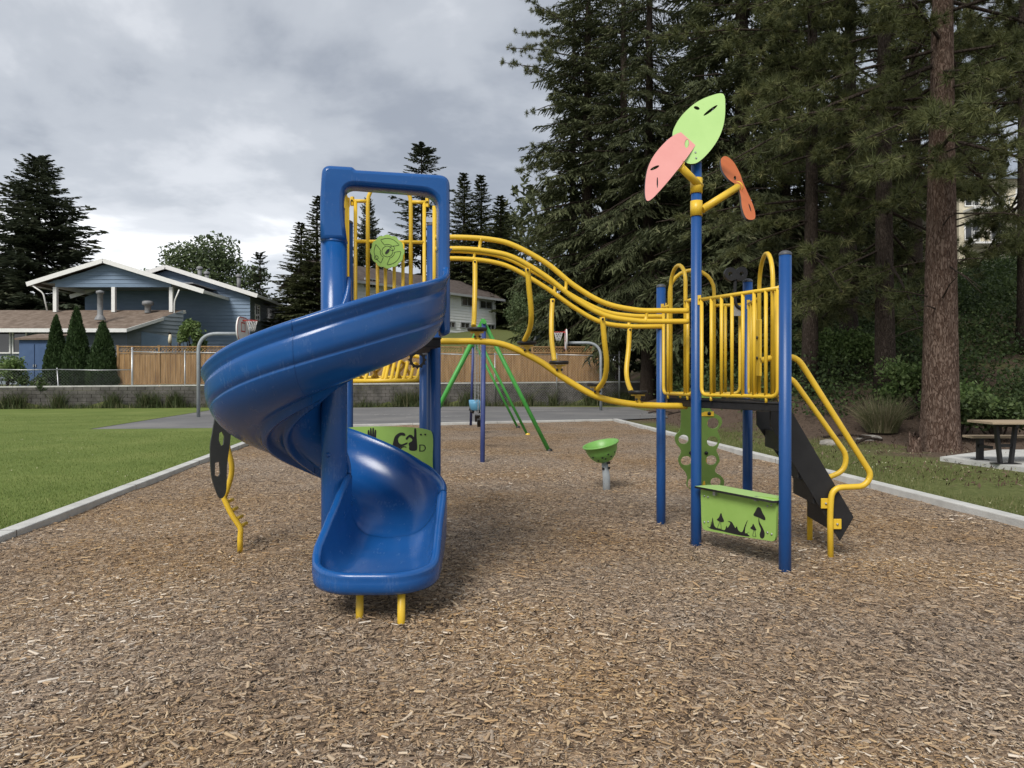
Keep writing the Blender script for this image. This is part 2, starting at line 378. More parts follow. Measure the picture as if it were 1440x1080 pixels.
def ell(cx_, cy_, a, b, rot=0, n=16):
    c, s_ = math.cos(rot), math.sin(rot)
    return [(cx_ + a * math.cos(t) * c - b * math.sin(t) * s_, cy_ + a * math.cos(t) * s_ + b * math.sin(t) * c)
            for t in [2 * math.pi * k / n for k in range(n)]]
def smooth2(pts, n=5):
    """closed Catmull-Rom in 2-D"""
    P = [Vector((p[0], p[1])) for p in pts]; m = len(P); o = []
    for i in range(m):
        a, b, c, d = P[i - 1], P[i], P[(i + 1) % m], P[(i + 2) % m]
        for k in range(n):
            t = k / n
            v = 0.5 * ((2 * b) + (c - a) * t + (2 * a - 5 * b + 4 * c - d) * t * t + (3 * b - a - 3 * c + d) * t ** 3)
            o.append((v.x, v.y))
    return o
def plate(name, outlines, thick, M, mat, parent, bevel=0.0):
    """flat board with real thickness: first outline, others are holes or separate islands; in the plane of M"""
    cu = bpy.data.curves.new(name, 'CURVE'); cu.dimensions = '2D'; cu.fill_mode = 'BOTH'; cu.extrude = thick / 2
    if bevel: cu.bevel_depth = bevel; cu.bevel_resolution = 1; cu.offset = -bevel
    for ol in outlines:
        sp = cu.splines.new('POLY'); sp.points.add(len(ol) - 1); sp.use_cyclic_u = True
        for p, q in zip(sp.points, ol): p.co = (q[0], q[1], 0, 1)
    ob = bpy.data.objects.new('tmp', cu)
    me = bpy.data.meshes.new_from_object(ob)
    bpy.data.objects.remove(ob); bpy.data.curves.remove(cu)
    org = ORG.get(parent.name, Vector()) if parent is not None else Vector()
    me.transform(Matrix.Translation(-org) @ M)
    me.name = name; me.materials.clear()
    o = link(name, me, mat, parent); ORG[o.name] = org
    return o
def frame(o, u, n_hint):
    """matrix: x = u, z = facing n_hint, y = z cross x"""
    u = Vector(u).normalized(); n = Vector(n_hint); n = (n - u * n.dot(u)).normalized(); v = n.cross(u)
    m = Matrix((u, v, n)).transposed().to_4x4(); m.translation = Vector(o); return m
def onplane(px, py, M):
    """where the line of sight of a photograph pixel meets the plane of M, in that plane's own 2-D coordinates"""
    V0 = Vector((0, 0, EYE)); d = at(px, py, 1.0) - V0; n = M.to_3x3().col[2]; o = M.translation
    t = (o - V0).dot(n) / d.dot(n)
    q = M.inverted() @ (V0 + d * t)
    return (q.x, q.y)
def text(name, body, size, M, mat, parent, thick=0.003):
    cu = bpy.data.curves.new(name, 'FONT'); cu.body = body; cu.size = size; cu.extrude = thick; cu.align_x = 'CENTER'; cu.align_y = 'CENTER'
    ob = bpy.data.objects.new('tmp', cu); me = bpy.data.meshes.new_from_object(ob)
    bpy.data.objects.remove(ob); bpy.data.curves.remove(cu)
    org = ORG.get(parent.name, Vector()); me.transform(Matrix.Translation(-org) @ M); me.materials.clear()
    o = link(name, me, mat, parent); ORG[o.name] = org; return o

# ------------------------------------------------------------------ terrain
def sst(a, b, x):
    t = max(0.0, min(1.0, (x - a) / (b - a))); return t * t * (3 - 2 * t)
WALL_A, WALL_B = (gx(-700, 34.3), 34.3), (gx(905, 46), 46.0)      # retaining wall line
def wall_y(x): return WALL_A[1] + (x - WALL_A[0]) * (WALL_B[1] - WALL_A[1]) / (WALL_B[0] - WALL_A[0])
def wall_top(x): return 1.12 + 0.3 * max(0, min(1, (x + 30) / 38))
def terr(x, y):
    h = 0.0
    c = x * 0.5 + y * 0.87 - 21.0
    q = min(c, (x - 6.2) * 1.15)
    hill = 0.0
    if q > 0: hill = 0.36 * (q - 1.6 * (1 - math.exp(-q / 1.6)))
    hill = 19 * (1 - math.exp(-hill / 19)) if hill > 0 else 0
    bump = noise.noise(Vector((x * 0.25, y * 0.25, 0))) * 0.35 * min(1, hill / 1.0)
    wy = wall_y(x) + 0.28
    if x < 9.5 and y > wy:
        yard = wall_top(min(x, 8)) - 0.08 + (y - wy) * (0.03 + 0.155 * sst(-24, -12, x)) * sst(wy, wy + 5, y)
        yard = min(yard, 14)
        k = 1 - sst(7.5, 9.5, x)
        h = max(hill + bump, yard * k)
    else:
        h = hill + bump
    return h

def grid_sheet(name, xs, ys, hf, mat, kind='structure'):
    V = [(x, y, hf(x, y)) for y in ys for x in xs]
    nx = len(xs)
    Fc = [(j * nx + i, j * nx + i + 1, (j + 1) * nx + i + 1, (j + 1) * nx + i) for j in range(len(ys) - 1) for i in range(nx - 1)]
    me = np_mesh(name, V, np.array(Fc), mat, smooth=True)
    return tag(link(name, me), kind=kind)

def ground_mat():
    m, t, b = new_mat('forest_floor_and_grass')
    tcn = N(t, 'ShaderNodeTexCoord')
    a = N(t, 'ShaderNodeTexNoise'); a.inputs['Scale'].default_value = 0.45; a.inputs['Detail'].default_value = 8; a.inputs['Roughness'].default_value = 0.65
    f = N(t, 'ShaderNodeTexNoise'); f.inputs['Scale'].default_value = 14; f.inputs['Detail'].default_value = 8; f.inputs['Roughness'].default_value = 0.7
    for n_ in (a, f): t.links.new(tcn.outputs['Object'], n_.inputs['Vector'])
    r1 = N(t, 'ShaderNodeValToRGB'); r2 = N(t, 'ShaderNodeValToRGB')
    r1.color_ramp.elements[0].color = rgb((0.055, 0.040, 0.030)); r1.color_ramp.elements[0].position = 0.3
    r1.color_ramp.elements[1].color = rgb((0.17, 0.125, 0.095)); r1.color_ramp.elements[1].position = 0.7
    r2.color_ramp.elements[0].color = rgb((0.075, 0.095, 0.03)); r2.color_ramp.elements[0].position = 0.3
    r2.color_ramp.elements[1].color = rgb((0.16, 0.17, 0.065)); r2.color_ramp.elements[1].position = 0.7
    t.links.new(f.outputs[0], r1.inputs[0]); t.links.new(f.outputs[0], r2.inputs[0])
    at_ = N(t, 'ShaderNodeAttribute', attribute_name='turf')
    fac = M_(t, 'MULTIPLY', M_(t, 'SUBTRACT', M_(t, 'ADD', M_(t, 'MULTIPLY', a.outputs[0], 1.0), M_(t, 'MULTIPLY', at_.outputs['Fac'], 0.9)), 0.85), 5.0, clamp=True)
    mx = N(t, 'ShaderNodeMixRGB'); t.links.new(fac, mx.inputs[0]); t.links.new(r1.outputs[0], mx.inputs[1]); t.links.new(r2.outputs[0], mx.inputs[2])
    t.links.new(mx.outputs[0], b.inputs['Base Color']); b.inputs['Roughness'].default_value = 0.95; b.inputs['Specular IOR Level'].default_value = 0.1
    bp = N(t, 'ShaderNodeBump'); bp.inputs['Strength'].default_value = 0.6; bp.inputs['Distance'].default_value = 0.06
    t.links.new(f.outputs[0], bp.inputs['Height']); t.links.new(bp.outputs[0], b.inputs['Normal'])
    return m
MAT['ground'] = ground_mat()
xs = list(np.unique(np.concatenate([np.arange(-400, -60, 20), np.arange(-60, -20, 2), np.arange(-20, 40, 0.8), np.arange(40, 90, 2), np.arange(90, 420, 20)])))
ys = list(np.unique(np.concatenate([np.arange(-60, 0, 6), np.arange(0, 60, 0.8), np.arange(60, 130, 2.5), np.arange(130, 700, 30)])))
CURB_L = [(-3.55, -0.2), (-4.55, 6.4), (-5.74, 14.6), (-6.95, 22.75)]
CURB_R = [(5.45, -0.2), (5.06, 7.1), (3.75, 26.9)]
def curb_x(line, y):
    for (x0, y0), (x1, y1) in zip(line[:-1], line[1:]):
        if y <= y1 or (x1, y1) == line[-1]: return x0 + (x1 - x0) * (y - y0) / (y1 - y0)
def ground_h(x, y):
    if y < 22.0 + (x + 6.95) * 0.38 and curb_x(CURB_L, y) + 0.3 < x < curb_x(CURB_R, y) - 0.3: return -0.35
    return terr(x, y) - 0.03
g = grid_sheet('ground', xs, ys, ground_h, MAT['ground'])
turf = g.data.attributes.new('turf', 'FLOAT', 'POINT')
tv = []
for v in g.data.vertices:
    x, y = v.co.x, v.co.y
    if x < 8.0 and y > 36: t_ = 0.75
    elif x < 2: t_ = 1.0
    else:
        # worn strip of grass beside the mulch, bare earth under the pines, green slope higher up
        e_ = x - curb_x(CURB_R, min(y, 26.9))
        t_ = max(0.0, 0.95 - 0.13 * max(0, e_ - 0.8) - 0.03 * max(0, y - 12))
        if terr(x, y) > 0.8: t_ = 0.45
    tv.append(t_)
turf.data.foreach_set('value', np.array(tv, dtype=np.float32))

# lawn on the left
def lawn_mat():
    m, t, b = new_mat('mown_lawn')
    tcn = N(t, 'ShaderNodeTexCoord')
    a = N(t, 'ShaderNodeTexNoise'); a.inputs['Scale'].default_value = 0.6; a.inputs['Detail'].default_value = 8
    f = N(t, 'ShaderNodeTexNoise'); f.inputs['Scale'].default_value = 22; f.inputs['Detail'].default_value = 8; f.inputs['Roughness'].default_value = 0.75
    mp = N(t, 'ShaderNodeMapping'); mp.inputs['Scale'].default_value = (1, 0.5, 1)
    t.links.new(tcn.outputs['Object'], a.inputs['Vector']); t.links.new(tcn.outputs['Object'], mp.inputs[0]); t.links.new(mp.outputs[0], f.inputs['Vector'])
    rp = N(t, 'ShaderNodeValToRGB'); e_ = rp.color_ramp.elements
    e_[0].position = 0.28; e_[0].color = rgb((0.082, 0.122, 0.028)); e_[1].position = 0.75; e_[1].color = rgb((0.23, 0.255, 0.085)); e_.new(0.5).color = rgb((0.14, 0.185, 0.048))
    t.links.new(M_(t, 'ADD', M_(t, 'MULTIPLY', a.outputs[0], 0.45), M_(t, 'MULTIPLY', f.outputs[0], 0.55)), rp.inputs[0])
    t.links.new(rp.outputs[0], b.inputs['Base Color']); b.inputs['Roughness'].default_value = 0.9; b.inputs['Specular IOR Level'].default_value = 0.1
    bp = N(t, 'ShaderNodeBump'); bp.inputs['Strength'].default_value = 0.5; bp.inputs['Distance'].default_value = 0.04
    t.links.new(f.outputs[0], bp.inputs['Height']); t.links.new(bp.outputs[0], b.inputs['Normal'])
    return m
MAT['lawn'] = lawn_mat()
def poly_sheet(name, pts, z, mat, kind='structure'):
    mb = MB(); mb.add([(p[0], p[1], z) for p in pts], [list(range(len(pts)))])
    return mb.build(name, mat, kind=kind)
COURT = [(-12.8, 21.9), (-7.3, 22.75), (-4.9, 23.8), (3.75, 27.25), (6.3, 29.3), (7.7, 37.2), (6.9, 41.0), (-2, 42.4), (-15.6, 38.6)]
LAWN = [(-3.6, -8), (-3.72, -0.2), (-4.72, 6.4), (-5.91, 14.6), (-7.12, 22.78), (-12.8, 21.9), (-15.6, 38.6), (-15.6, 41.0), (-60, 31.5), (-60, -8)]
poly_sheet('lawn', LAWN, 0.022, MAT['lawn'])
poly_sheet('court', COURT, 0.012, MAT['asphalt'])
# painted court lines
lines = MB()
for (a, b) in (((-4.3, 29.5), (-1.5, 30.6)), ((-1.5, 30.6), (-1.2, 28.0)), ((-6.0, 31.6), (-3.2, 32.6)), ((0.2, 35.5), (2.6, 36.2)), ((-10.5, 27.0), (-7.5, 28.0))):
    lines.span((a[0], a[1], 0.018), (b[0], b[1], 0.018), 0.07, 0.004)
lines.build('court_marking', MAT['faded'], kind='structure')

# mulch bed
PITS = [(-0.8, 3.75, 0.055, 0.5), (3.05, 6.2, 0.04, 0.45), (2.09, 5.55, 0.03, 0.35), (1.31, 10.06, 0.04, 0.7), (-2.4, 6.3, 0.03, 0.4)]
HEAPS = [(1.638, 6.45), (1.5, 7.3), (-0.665, 6.3), (2.29, 7.05), (-1.275, 5.2), (-0.67, 4.4), (-0.93, 4.45), (2.68, 6.1), (2.76, 6.7), (2.09, 5.55)]
def mulch_h(x, y):
    e_ = 0.0
    for px_, py_, dp, rr in PITS:
        q = ((x - px_) ** 2 + (y - py_) ** 2) / (rr * rr)
        if q < 6: e_ -= dp * math.exp(-q)
    for px_, py_ in HEAPS:
        q = ((x - px_) ** 2 + (y - py_) ** 2) / 0.018
        if q < 6: e_ += 0.028 * math.exp(-q)
    return e_ + 0.035 * noise.noise(Vector((x * 0.55, y * 0.55, 3.0))) + 0.018 * noise.noise(Vector((x * 1.9, y * 1.9, 7.0)))
def mulch_mat():
    m, t, b = new_mat('wood_chip_bed')
    tcn = N(t, 'ShaderNodeTexCoord')
    nzv = N(t, 'ShaderNodeTexNoise'); nzv.inputs['Scale'].default_value = 9; t.links.new(tcn.outputs['Object'], nzv.inputs['Vector'])
    addv = N(t, 'ShaderNodeMixRGB', blend_type='ADD'); addv.inputs[0].default_value = 0.2
    t.links.new(tcn.outputs['Object'], addv.inputs[1]); t.links.new(nzv.outputs[1], addv.inputs[2])
    def layer(rot, sc, seed):
        mp = N(t, 'ShaderNodeMapping'); mp.inputs['Rotation'].default_value = (0, 0, rot); mp.inputs['Scale'].default_value = (sc, sc * 0.26, 0.001); mp.inputs['Location'].default_value = (seed, seed, 0)
        t.links.new(addv.outputs[0], mp.inputs[0])
        v = N(t, 'ShaderNodeTexVoronoi'); v.inputs['Scale'].default_value = 1.0; t.links.new(mp.outputs[0], v.inputs['Vector'])
        s_ = N(t, 'ShaderNodeSeparateColor'); t.links.new(v.outputs['Color'], s_.inputs[0])
        return s_.outputs[0], s_.outputs[1], v.outputs['Distance']
    a = layer(0.5, 95, 0); c = layer(-0.9, 86, 3.1)
    pick = M_(t, 'GREATER_THAN', a[1], 0.5)
    val = M_(t, 'ADD', M_(t, 'MULTIPLY', a[0], pick), M_(t, 'MULTIPLY', c[0], M_(t, 'SUBTRACT', 1.0, pick)))
    dst = M_(t, 'ADD', M_(t, 'MULTIPLY', a[2], pick), M_(t, 'MULTIPLY', c[2], M_(t, 'SUBTRACT', 1.0, pick)))
    big = N(t, 'ShaderNodeTexNoise'); big.inputs['Scale'].default_value = 0.5; big.inputs['Detail'].default_value = 4; t.links.new(tcn.outputs['Object'], big.inputs['Vector'])
    rp = N(t, 'ShaderNodeValToRGB'); e_ = rp.color_ramp.elements
    e_[0].position = 0; e_[0].color = rgb((0.045, 0.033, 0.025)); e_[1].position = 1; e_[1].color = rgb((0.42, 0.355, 0.285))
    e_.new(0.3).color = rgb((0.19, 0.137, 0.095)); e_.new(0.6).color = rgb((0.325, 0.23, 0.15)); e_.new(0.85).color = rgb((0.44, 0.33, 0.225))
    t.links.new(M_(t, 'ADD', val, M_(t, 'MULTIPLY', M_(t, 'SUBTRACT', big.outputs[0], 0.5), 0.35)), rp.inputs[0])
    t.links.new(rp.outputs[0], b.inputs['Base Color'])
    b.inputs['Roughness'].default_value = 0.9; b.inputs['Specular IOR Level'].default_value = 0.15
    bp = N(t, 'ShaderNodeBump'); bp.inputs['Strength'].default_value = 0.8; bp.inputs['Distance'].default_value = 0.015
    t.links.new(M_(t, 'SUBTRACT', M_(t, 'MULTIPLY', val, 0.6), dst), bp.inputs['Height']); t.links.new(bp.outputs[0], b.inputs['Normal'])
    return m
MAT['mulch'] = mulch_mat(); zone_chips(MAT['mulch'])
def back_y(x): return 22.75 + (x + 6.95) * (26.9 - 22.75) / (3.75 + 6.95)
V = []; Fc = []
NU, NV = 70, 150
for j in range(NV + 1):
    for i in range(NU + 1):
        u = i / NU; v = (j / NV) ** 1.3
        y = -6 + v * 30.5
        xl, xr = curb_x(CURB_L, y), curb_x(CURB_R, y)
        x = xl + (xr - xl) * u
        yb = back_y(x); y = -6 + v * (yb + 6)
        V.append((x, y, mulch_h(x, y)))
for j in range(NV):
    for i in range(NU):
        a = j * (NU + 1) + i; Fc.append((a, a + 1, a + NU + 2, a + NU + 1))
tag(link('mulch_bed', np_mesh('mulch_bed', V, np.array(Fc), MAT['mulch'], smooth=True)), kind='structure')

def kerb(pts, w, h, side):
    mb = MB(); L = []; Rr = []
    n = len(pts)
    for i in range(n):
        a = Vector(pts[max(i - 1, 0)]); b = Vector(pts[min(i + 1, n - 1)]); d = (b - a).normalized(); nn = Vector((d.y, -d.x)) * side
        L.append(Vector(pts[i])); Rr.append(Vector(pts[i]) + nn * w)
    for i in range(n - 1):
        q = [L[i], L[i + 1], Rr[i + 1], Rr[i]]
        vs = [(p.x, p.y, -0.2) for p in q] + [(p.x, p.y, h) for p in q]
        fs = [(4, 5, 6, 7), (0, 1, 5, 4), (3, 2, 6, 7)]
        if i == 0: fs.append((0, 3, 7, 4))
        if i == n - 2: fs.append((1, 2, 6, 5))
        mb.add(vs, fs)
    o = mb.build('kerb', MAT['concrete'], kind='structure')
    jm = MB(); acc = 0.9
    for i in range(n - 1):
        d = (L[i + 1] - L[i]); ln = d.length; d.normalize(); nn = Vector((d.y, -d.x)) * side
        while acc < ln:
            c = L[i] + d * acc + nn * (w / 2); jm.box((c.x, c.y, h / 2 - 0.02), (w + 0.004, 0.008, h + 0.043), rz=math.atan2(nn.y, nn.x)); acc += 3.0
        acc -= ln
    jm.build('kerb_joint', MAT['block'], o, kind='stuff')
    bv = o.modifiers.new('round', 'BEVEL'); bv.width = 0.012; bv.segments = 2; bv.limit_method = 'ANGLE'
    return o
kerb([(-2.5, -6)] + CURB_L, 0.17, 0.075, -1)
kerb([(5.77, -6)] + CURB_R, 0.17, 0.085, 1)
kerb([(-6.95, 22.77), (-1.6, 24.83), (3.75, 26.92)], 0.15, 0.07, -1)

# ------------------------------------------------------------------ the play structure (one rigid thing)
rng = random.Random(5)
PS = thing('play_structure', (0.3, 6.4, 0), 'blue and yellow playground climbing structure with spiral slide, wavy bridge and leaf shaped boards', 'play structure')
Apt, Bpt, Cpt, Dpt = Vector((2.09, 5.55, 0)), Vector((1.638, 6.45, 0)), Vector((1.50, 7.30, 0)), Vector((2.29, 7.05, 0))
DK2 = 1.28
DK1 = 1.80
def post(p, h, r=0.046, cap=True):
    mb = MB(); mb.tube([(p.x, p.y, -0.3), (p.x, p.y, 0.6), (p.x, p.y, h)], r, 20)
    o = mb.build('post', MAT['blue'], PS)
    if cap:
        c = MB(); c.lathe([(r + 0.002, -0.012), (r + 0.003, 0.0), (r * 0.9, 0.012), (r * 0.5, 0.022), (0.0005, 0.025)], (p.x, p.y, h), 20)
        c.build('post_cap', MAT['cap'], o)
    return o
post(Apt, 2.43); post(Cpt, 2.41); post(Dpt, 2.43); post(Bpt, 3.40)
P1, P3, BL, FL, P2 = Vector((-0.665, 6.30, 0)), Vector((-0.785, 7.08, 0)), Vector((-1.585, 7.02, 0)), Vector((-1.475, 6.20, 0)), Vector((-0.97, 7.95, 0))
post(P1, 1.9, cap=False); post(P3, 2.98); post(BL, 2.99); post(FL, 2.93); post(P2, 1.75)
def deck(pts, top, th):
    mb = MB(); n = len(pts)
    mb.add([(p[0], p[1], top - th) for p in pts] + [(p[0], p[1], top) for p in pts],
           [list(range(n))[::-1], [i + n for i in range(n)]] + [(i, (i + 1) % n, (i + 1) % n + n, i + n) for i in range(n)])
    o = mb.build('deck', MAT['deck'], PS, bevel=0.006)
    # drain holes and a hemmed rim round the edge
    rim = MB()
    for i in range(n):
        a = Vector((pts[i][0], pts[i][1], top + 0.004)); b = Vector((pts[(i + 1) % n][0], pts[(i + 1) % n][1], top + 0.004))
        rim.tube([a, b], 0.009, 6)
    rim.build('rim', MAT['deck'], o)
    return o
deck([(Apt.x - .02, Apt.y + .06), (Dpt.x - .03, Dpt.y - .04), (Cpt.x + .06, Cpt.y - .01), (Bpt.x + .03, Bpt.y + .02)], DK2, 0.062)
deck([(-1.42, 5.75), (-0.58, 5.9), (P1.x - .03, P1.y), (P3.x - .03, P3.y - .02), (BL.x + .03, BL.y - .02), (FL.x + .03, FL.y)], DK1, 0.07)

def barrier(p, q, z0, zr, nb, arch=None, inset=0.07, r=0.0165, cross=None, arch_h=0.36, label=None, bars=None):
    """tube barrier from post p to post q: frame, bars, and optionally an arch (start, end as fractions)"""
    p, q = Vector(p), Vector(q); d = (q - p); L = d.length; d = d / L
    def X(s_, z): return Vector((p.x + d.x * s_, p.y + d.y * s_, z))
    mb = MB()
    a, b = inset, L - inset
    mb.tube(rounded([X(a, zr), X(a, z0), X(b, z0), X(b, zr)], 0.07), r, 8)
    mb.tube([X(0.03, zr), X(L - 0.03, zr)] if not arch else [X(0.03, zr), X(L * arch[0], zr)], r, 8)
    if arch:
        mb.tube([X(L * arch[1], zr), X(L - 0.03, zr)], r, 8)
    if cross: mb.tube([X(a, cross), X(b, cross)], r, 8)
    for s_ in (0.0, L):
        mb.span(X(s_ + (0.04 if s_ == 0 else -0.04), zr - 0.045), X(s_ + (0.04 if s_ == 0 else -0.04), zr + 0.04), 0.03, 0.03, up=Vector((0.3, 1, 0)))
    o = mb.build('barrier', MAT['yellow'], PS)
    for s_ in (0.04, L - 0.04):
        m5 = MB(); m5.lathe([(0.009, 0), (0.009, 0.008), (0.0005, 0.011)], None, 8, M=Matrix.Translation(X(s_, zr)) @ Matrix.Translation((0, -0.016, 0)) @ Matrix.Rotation(R(90), 4, 'X')); m5.build('bolt', MAT['black'], o)
    pos = [a + (b - a) * (k + 1) / (nb + 1) for k in range(nb)] if bars is None else [L * q for q in bars]
    if arch:
        w = (arch[1] - arch[0]) * L / 2; c = (arch[0] + arch[1]) / 2 * L
        pts = [X(c - w, z0)] + [X(c - w, zr + arch_h - w)]
        pts += [X(c - w * math.cos(t), zr + arch_h - w + w * math.sin(t)) for t in [math.pi * k / 12 for k in range(1, 12)]]
        pts += [X(c + w, zr + arch_h - w), X(c + w, z0)]
        m2 = MB(); m2.tube(pts, r * 1.1, 10); m2.build('arch', MAT['yellow'], o)
        pos = [s_ for s_ in pos if min(abs(s_ - c + w), abs(s_ - c - w)) > 0.035]
    for s_ in pos:
        top = zr
        if arch and abs(s_ - c) < w: top = cross or zr
        if cross and arch and abs(s_ - c) < w: top = cross
        elif arch and abs(s_ - c) < w: continue
        m3 = MB(); m3.tube([X(s_, z0), X(s_, top)], r * 0.92, 8); m3.build('bar', MAT['yellow'], o)
    for s_ in (a + 0.12, b - 0.12):
        m4 = MB(); m4.tube([X(s_, z0 - 0.05), X(s_, z0)], 0.012, 6); m4.build('foot', MAT['yellow'], o)
    return o
ZB = DK2 + 0.055
bAB = barrier(Bpt, Apt, ZB, 2.175, 6)
bBC = barrier(Cpt, Bpt, ZB, 2.19, 5, arch=(0.30, 0.72), r=0.017)
bCD = barrier(Cpt, Dpt, ZB, 2.20, 4, arch=(0.10, 0.62), r=0.017)
bAD = barrier(Dpt, Apt, ZB, 2.20, 11, arch=(0.36, 0.72), r=0.017, arch_h=0.35)
# bolted plates on the side barrier
mb = MB(); c0 = Dpt.lerp(Apt, 0.42); mb.box((c0.x - 0.03, c0.y, 1.75), (0.02, 0.12, 0.5), rz=0.1); pl = mb.build('barrier_plate', MAT['yellow'], PS, bevel=0.004)
for z in (1.66, 1.84):
    mb = MB(); mb.lathe([(0.013, 0), (0.013, 0.012), (0.0005, 0.016)], None, 10, M=Matrix.Translation((c0.x - 0.04, c0.y - 0.02, z)) @ Matrix.Rotation(R(-90), 4, 'Y')); mb.build('bolt', MAT['black'], pl)
# left platform barriers
ZB1 = DK1 + 0.055
bk = barrier(BL, P3, ZB1, 3.20, 7, arch=(0.235, 0.75), cross=2.81, bars=(0.35, 0.445, 0.55, 0.655), arch_h=0.20, r=0.018)
barrier(FL, BL, ZB1, 3.18, 6, r=0.018)
for dy in (0.10, 0.17):
    mb = MB(); mb.tube(rounded([(P1.x - 0.02, P1.y + dy, ZB1), (P1.x - 0.02, P1.y + dy, 3.0)], 0.05), 0.017, 8); mb.build('grab_bar', MAT['yellow'], PS)
# spinning flower on the back barrier
Mf = frame(at(545, 354, 6.93), (1, 0.06, 0), (0.06, -1, 0))
ol = [((0.157 + 0.011 * abs(math.cos(6 * t)) - 0.006) * math.cos(t), (0.157 + 0.011 * abs(math.cos(6 * t)) - 0.006) * math.sin(t)) for t in [2 * math.pi * k / 96 for k in range(96)]]
fl = plate('flower_spinner', [ol], 0.02, Mf, MAT['panel'], PS)
def groove(pts2, r, M, off, parent, closed=True, mat='black'):
    mb = MB(); mb.tube([M @ Vector((p[0], p[1], off)) for p in pts2], r, 5, closed=closed); return mb.build('groove', MAT[mat], parent)
for k in range(3):
    a0 = k * 2 * math.pi / 3 + 0.5
    pts2 = [(0.125 * math.cos(a0 + t), 0.125 * math.sin(a0 + t)) for t in np.linspace(0, 1.6, 12)] + [(0.068 * math.cos(a0 + t), 0.068 * math.sin(a0 + t)) for t in np.linspace(1.5, 0.35, 9)]
    groove(smooth2(pts2, 2), 0.0026, Mf, 0.0105, fl)
groove(ell(0, 0, 0.052, 0.052), 0.0026, Mf, 0.0105, fl); groove(ell(0.045, 0.03, 0.022, 0.022), 0.0026, Mf, 0.0105, fl)
groove(ell(-0.105, -0.06, 0.018, 0.018), 0.0026, Mf, 0.0105, fl)
plate('hub', [ell(0, 0, 0.03, 0.012, 0.9)], 0.006, Mf @ Matrix.Translation((0, 0, 0.012)), MAT['black'], fl)

# ---- wavy bridge
def pxs(lst, y): return spline([at(a, b, y if not callable(y) else y(a)) for a, b in lst], 8)
yn = lambda px: 6.30 + (px - 620) / 350 * 0.15
yf = lambda px: 7.08 + (px - 620) / 350 * 0.2
T1 = [(612, 334), (650, 334), (690, 337), (722, 345), (768, 370), (808, 402), (850, 426), (895, 436), (930, 437), (968, 437)]
T2 = [(612, 351), (650, 350), (690, 354), (724, 363), (768, 389), (808, 420), (850, 443), (895, 451), (930, 452), (968, 452)]
T2b = [(606, 352), (650, 353), (690, 357), (722, 367), (768, 392), (808, 418), (850, 438), (890, 444.5), (935, 445)]
T3 = [(606, 364), (650, 364), (690, 368), (722, 378), (768, 405), (808, 433), (845, 453), (885, 459), (935, 459)]
for lst, yy in ((T1, yn), (T2, yn), (T2b, yf), (T3, yf)):
    mb = MB(); mb.tube(pxs(lst, yy), 0.0235, 12); mb.build('handrail', MAT['yellow'], PS)
def curve_at(lst, px):
    for (a, b), (c, d) in zip(lst[:-1], lst[1:]):
        if a <= px <= c: return b + (d - b) * (px - a) / (c - a)
for (u, v, yy, pxs_) in ((T1, T2, yn, (676, 797, 910)), (T2b, T3, yf, (668, 781, 886))):
    for px in pxs_:
        mb = MB(); a = at(px, curve_at(u, px), yy(px)); b = at(px - 2, curve_at(v, px - 2), yy(px))
        mb.tube([a, a.lerp(b, 0.15), a.lerp(b, 0.5), a.lerp(b, 0.85), b], [0.026, 0.018, 0.013, 0.018, 0.026], 8); mb.build('rail_spacer', MAT['yellow'], PS)
yb = lambda px: 6.7 + (px - 620) / 350 * 0.2
BT = [(600, 480), (640, 480), (682, 480.5), (715, 487), (757, 507), (798, 535), (838, 557), (880, 567), (925, 570.5), (966, 571)]
mb = MB(); mb.tube(pxs(BT, yb), 0.030, 12); mb.build('bottom_rail', MAT['yellow'], PS)
for px, side, hang in ((671, 'far', [(668, 366), (668, 400), (667, 440), (666, 459)]), (741, 'near', [(742, 377), (744, 405), (747, 440), (745, 462), (737, 480)]),
                       (786, 'far', [(777, 421), (775.5, 450), (776, 480), (780, 509)]), (839, 'near', [(847, 446), (850, 480), (853, 510), (850, 533), (840, 548)]),
                       (897, 'far', [(885.5, 461), (884, 490), (881, 520), (883, 538), (888, 551)])):
    c = at(px, curve_at(BT, px), yb(px)); top = c + Vector((0, 0, 0.115))
    mb = MB(); mb.lathe([(0.0005, -0.018), (0.085, -0.018), (0.092, -0.008), (0.092, 0.008), (0.085, 0.014), (0.0005, 0.014)], top, 24)
    st = mb.build('step_disc', MAT['black'], PS)
    mb = MB(); mb.box(top - Vector((0, 0, 0.030)), (0.12, 0.07, 0.014)); mb.span(c + Vector((0, 0, 0.02)), top - Vector((0, 0, 0.03)), 0.05, 0.03, up=Vector((0, 1, 0))); mb.build('step_bracket', MAT['yellow'], st)
    for sx in (-0.02, 0.025):
        mb = MB(); mb.lathe([(0.012, 0), (0.012, 0.014), (0.0005, 0.017)], None, 8, M=Matrix.Translation(c + Vector((sx, -0.03, 0.045))) @ Matrix.Rotation(R(90), 4, 'X')); mb.build('bolt', MAT['black'], st)
    y0 = (yn if side == 'near' else yf)(px); y1 = yb(px) + (-0.06 if side == 'near' else 0.06)
    n = len(hang); pts = [at(a, b, y0 + (y1 - y0) * (k / (n - 1)) ** 1.6) for k, (a, b) in enumerate(hang)]
    mb = MB(); mb.tube(spline(pts, 6), 0.024, 10); hg = mb.build('hanger', MAT['yellow'], PS)
    mb = MB(); mb.lathe([(0.011, 0), (0.011, 0.012), (0.0005, 0.015)], None, 8, M=Matrix.Translation(pts[0] + Vector((0, -0.024, -0.02))) @ Matrix.Rotation(R(90), 4, 'X')); mb.build('bolt', MAT['black'], hg)

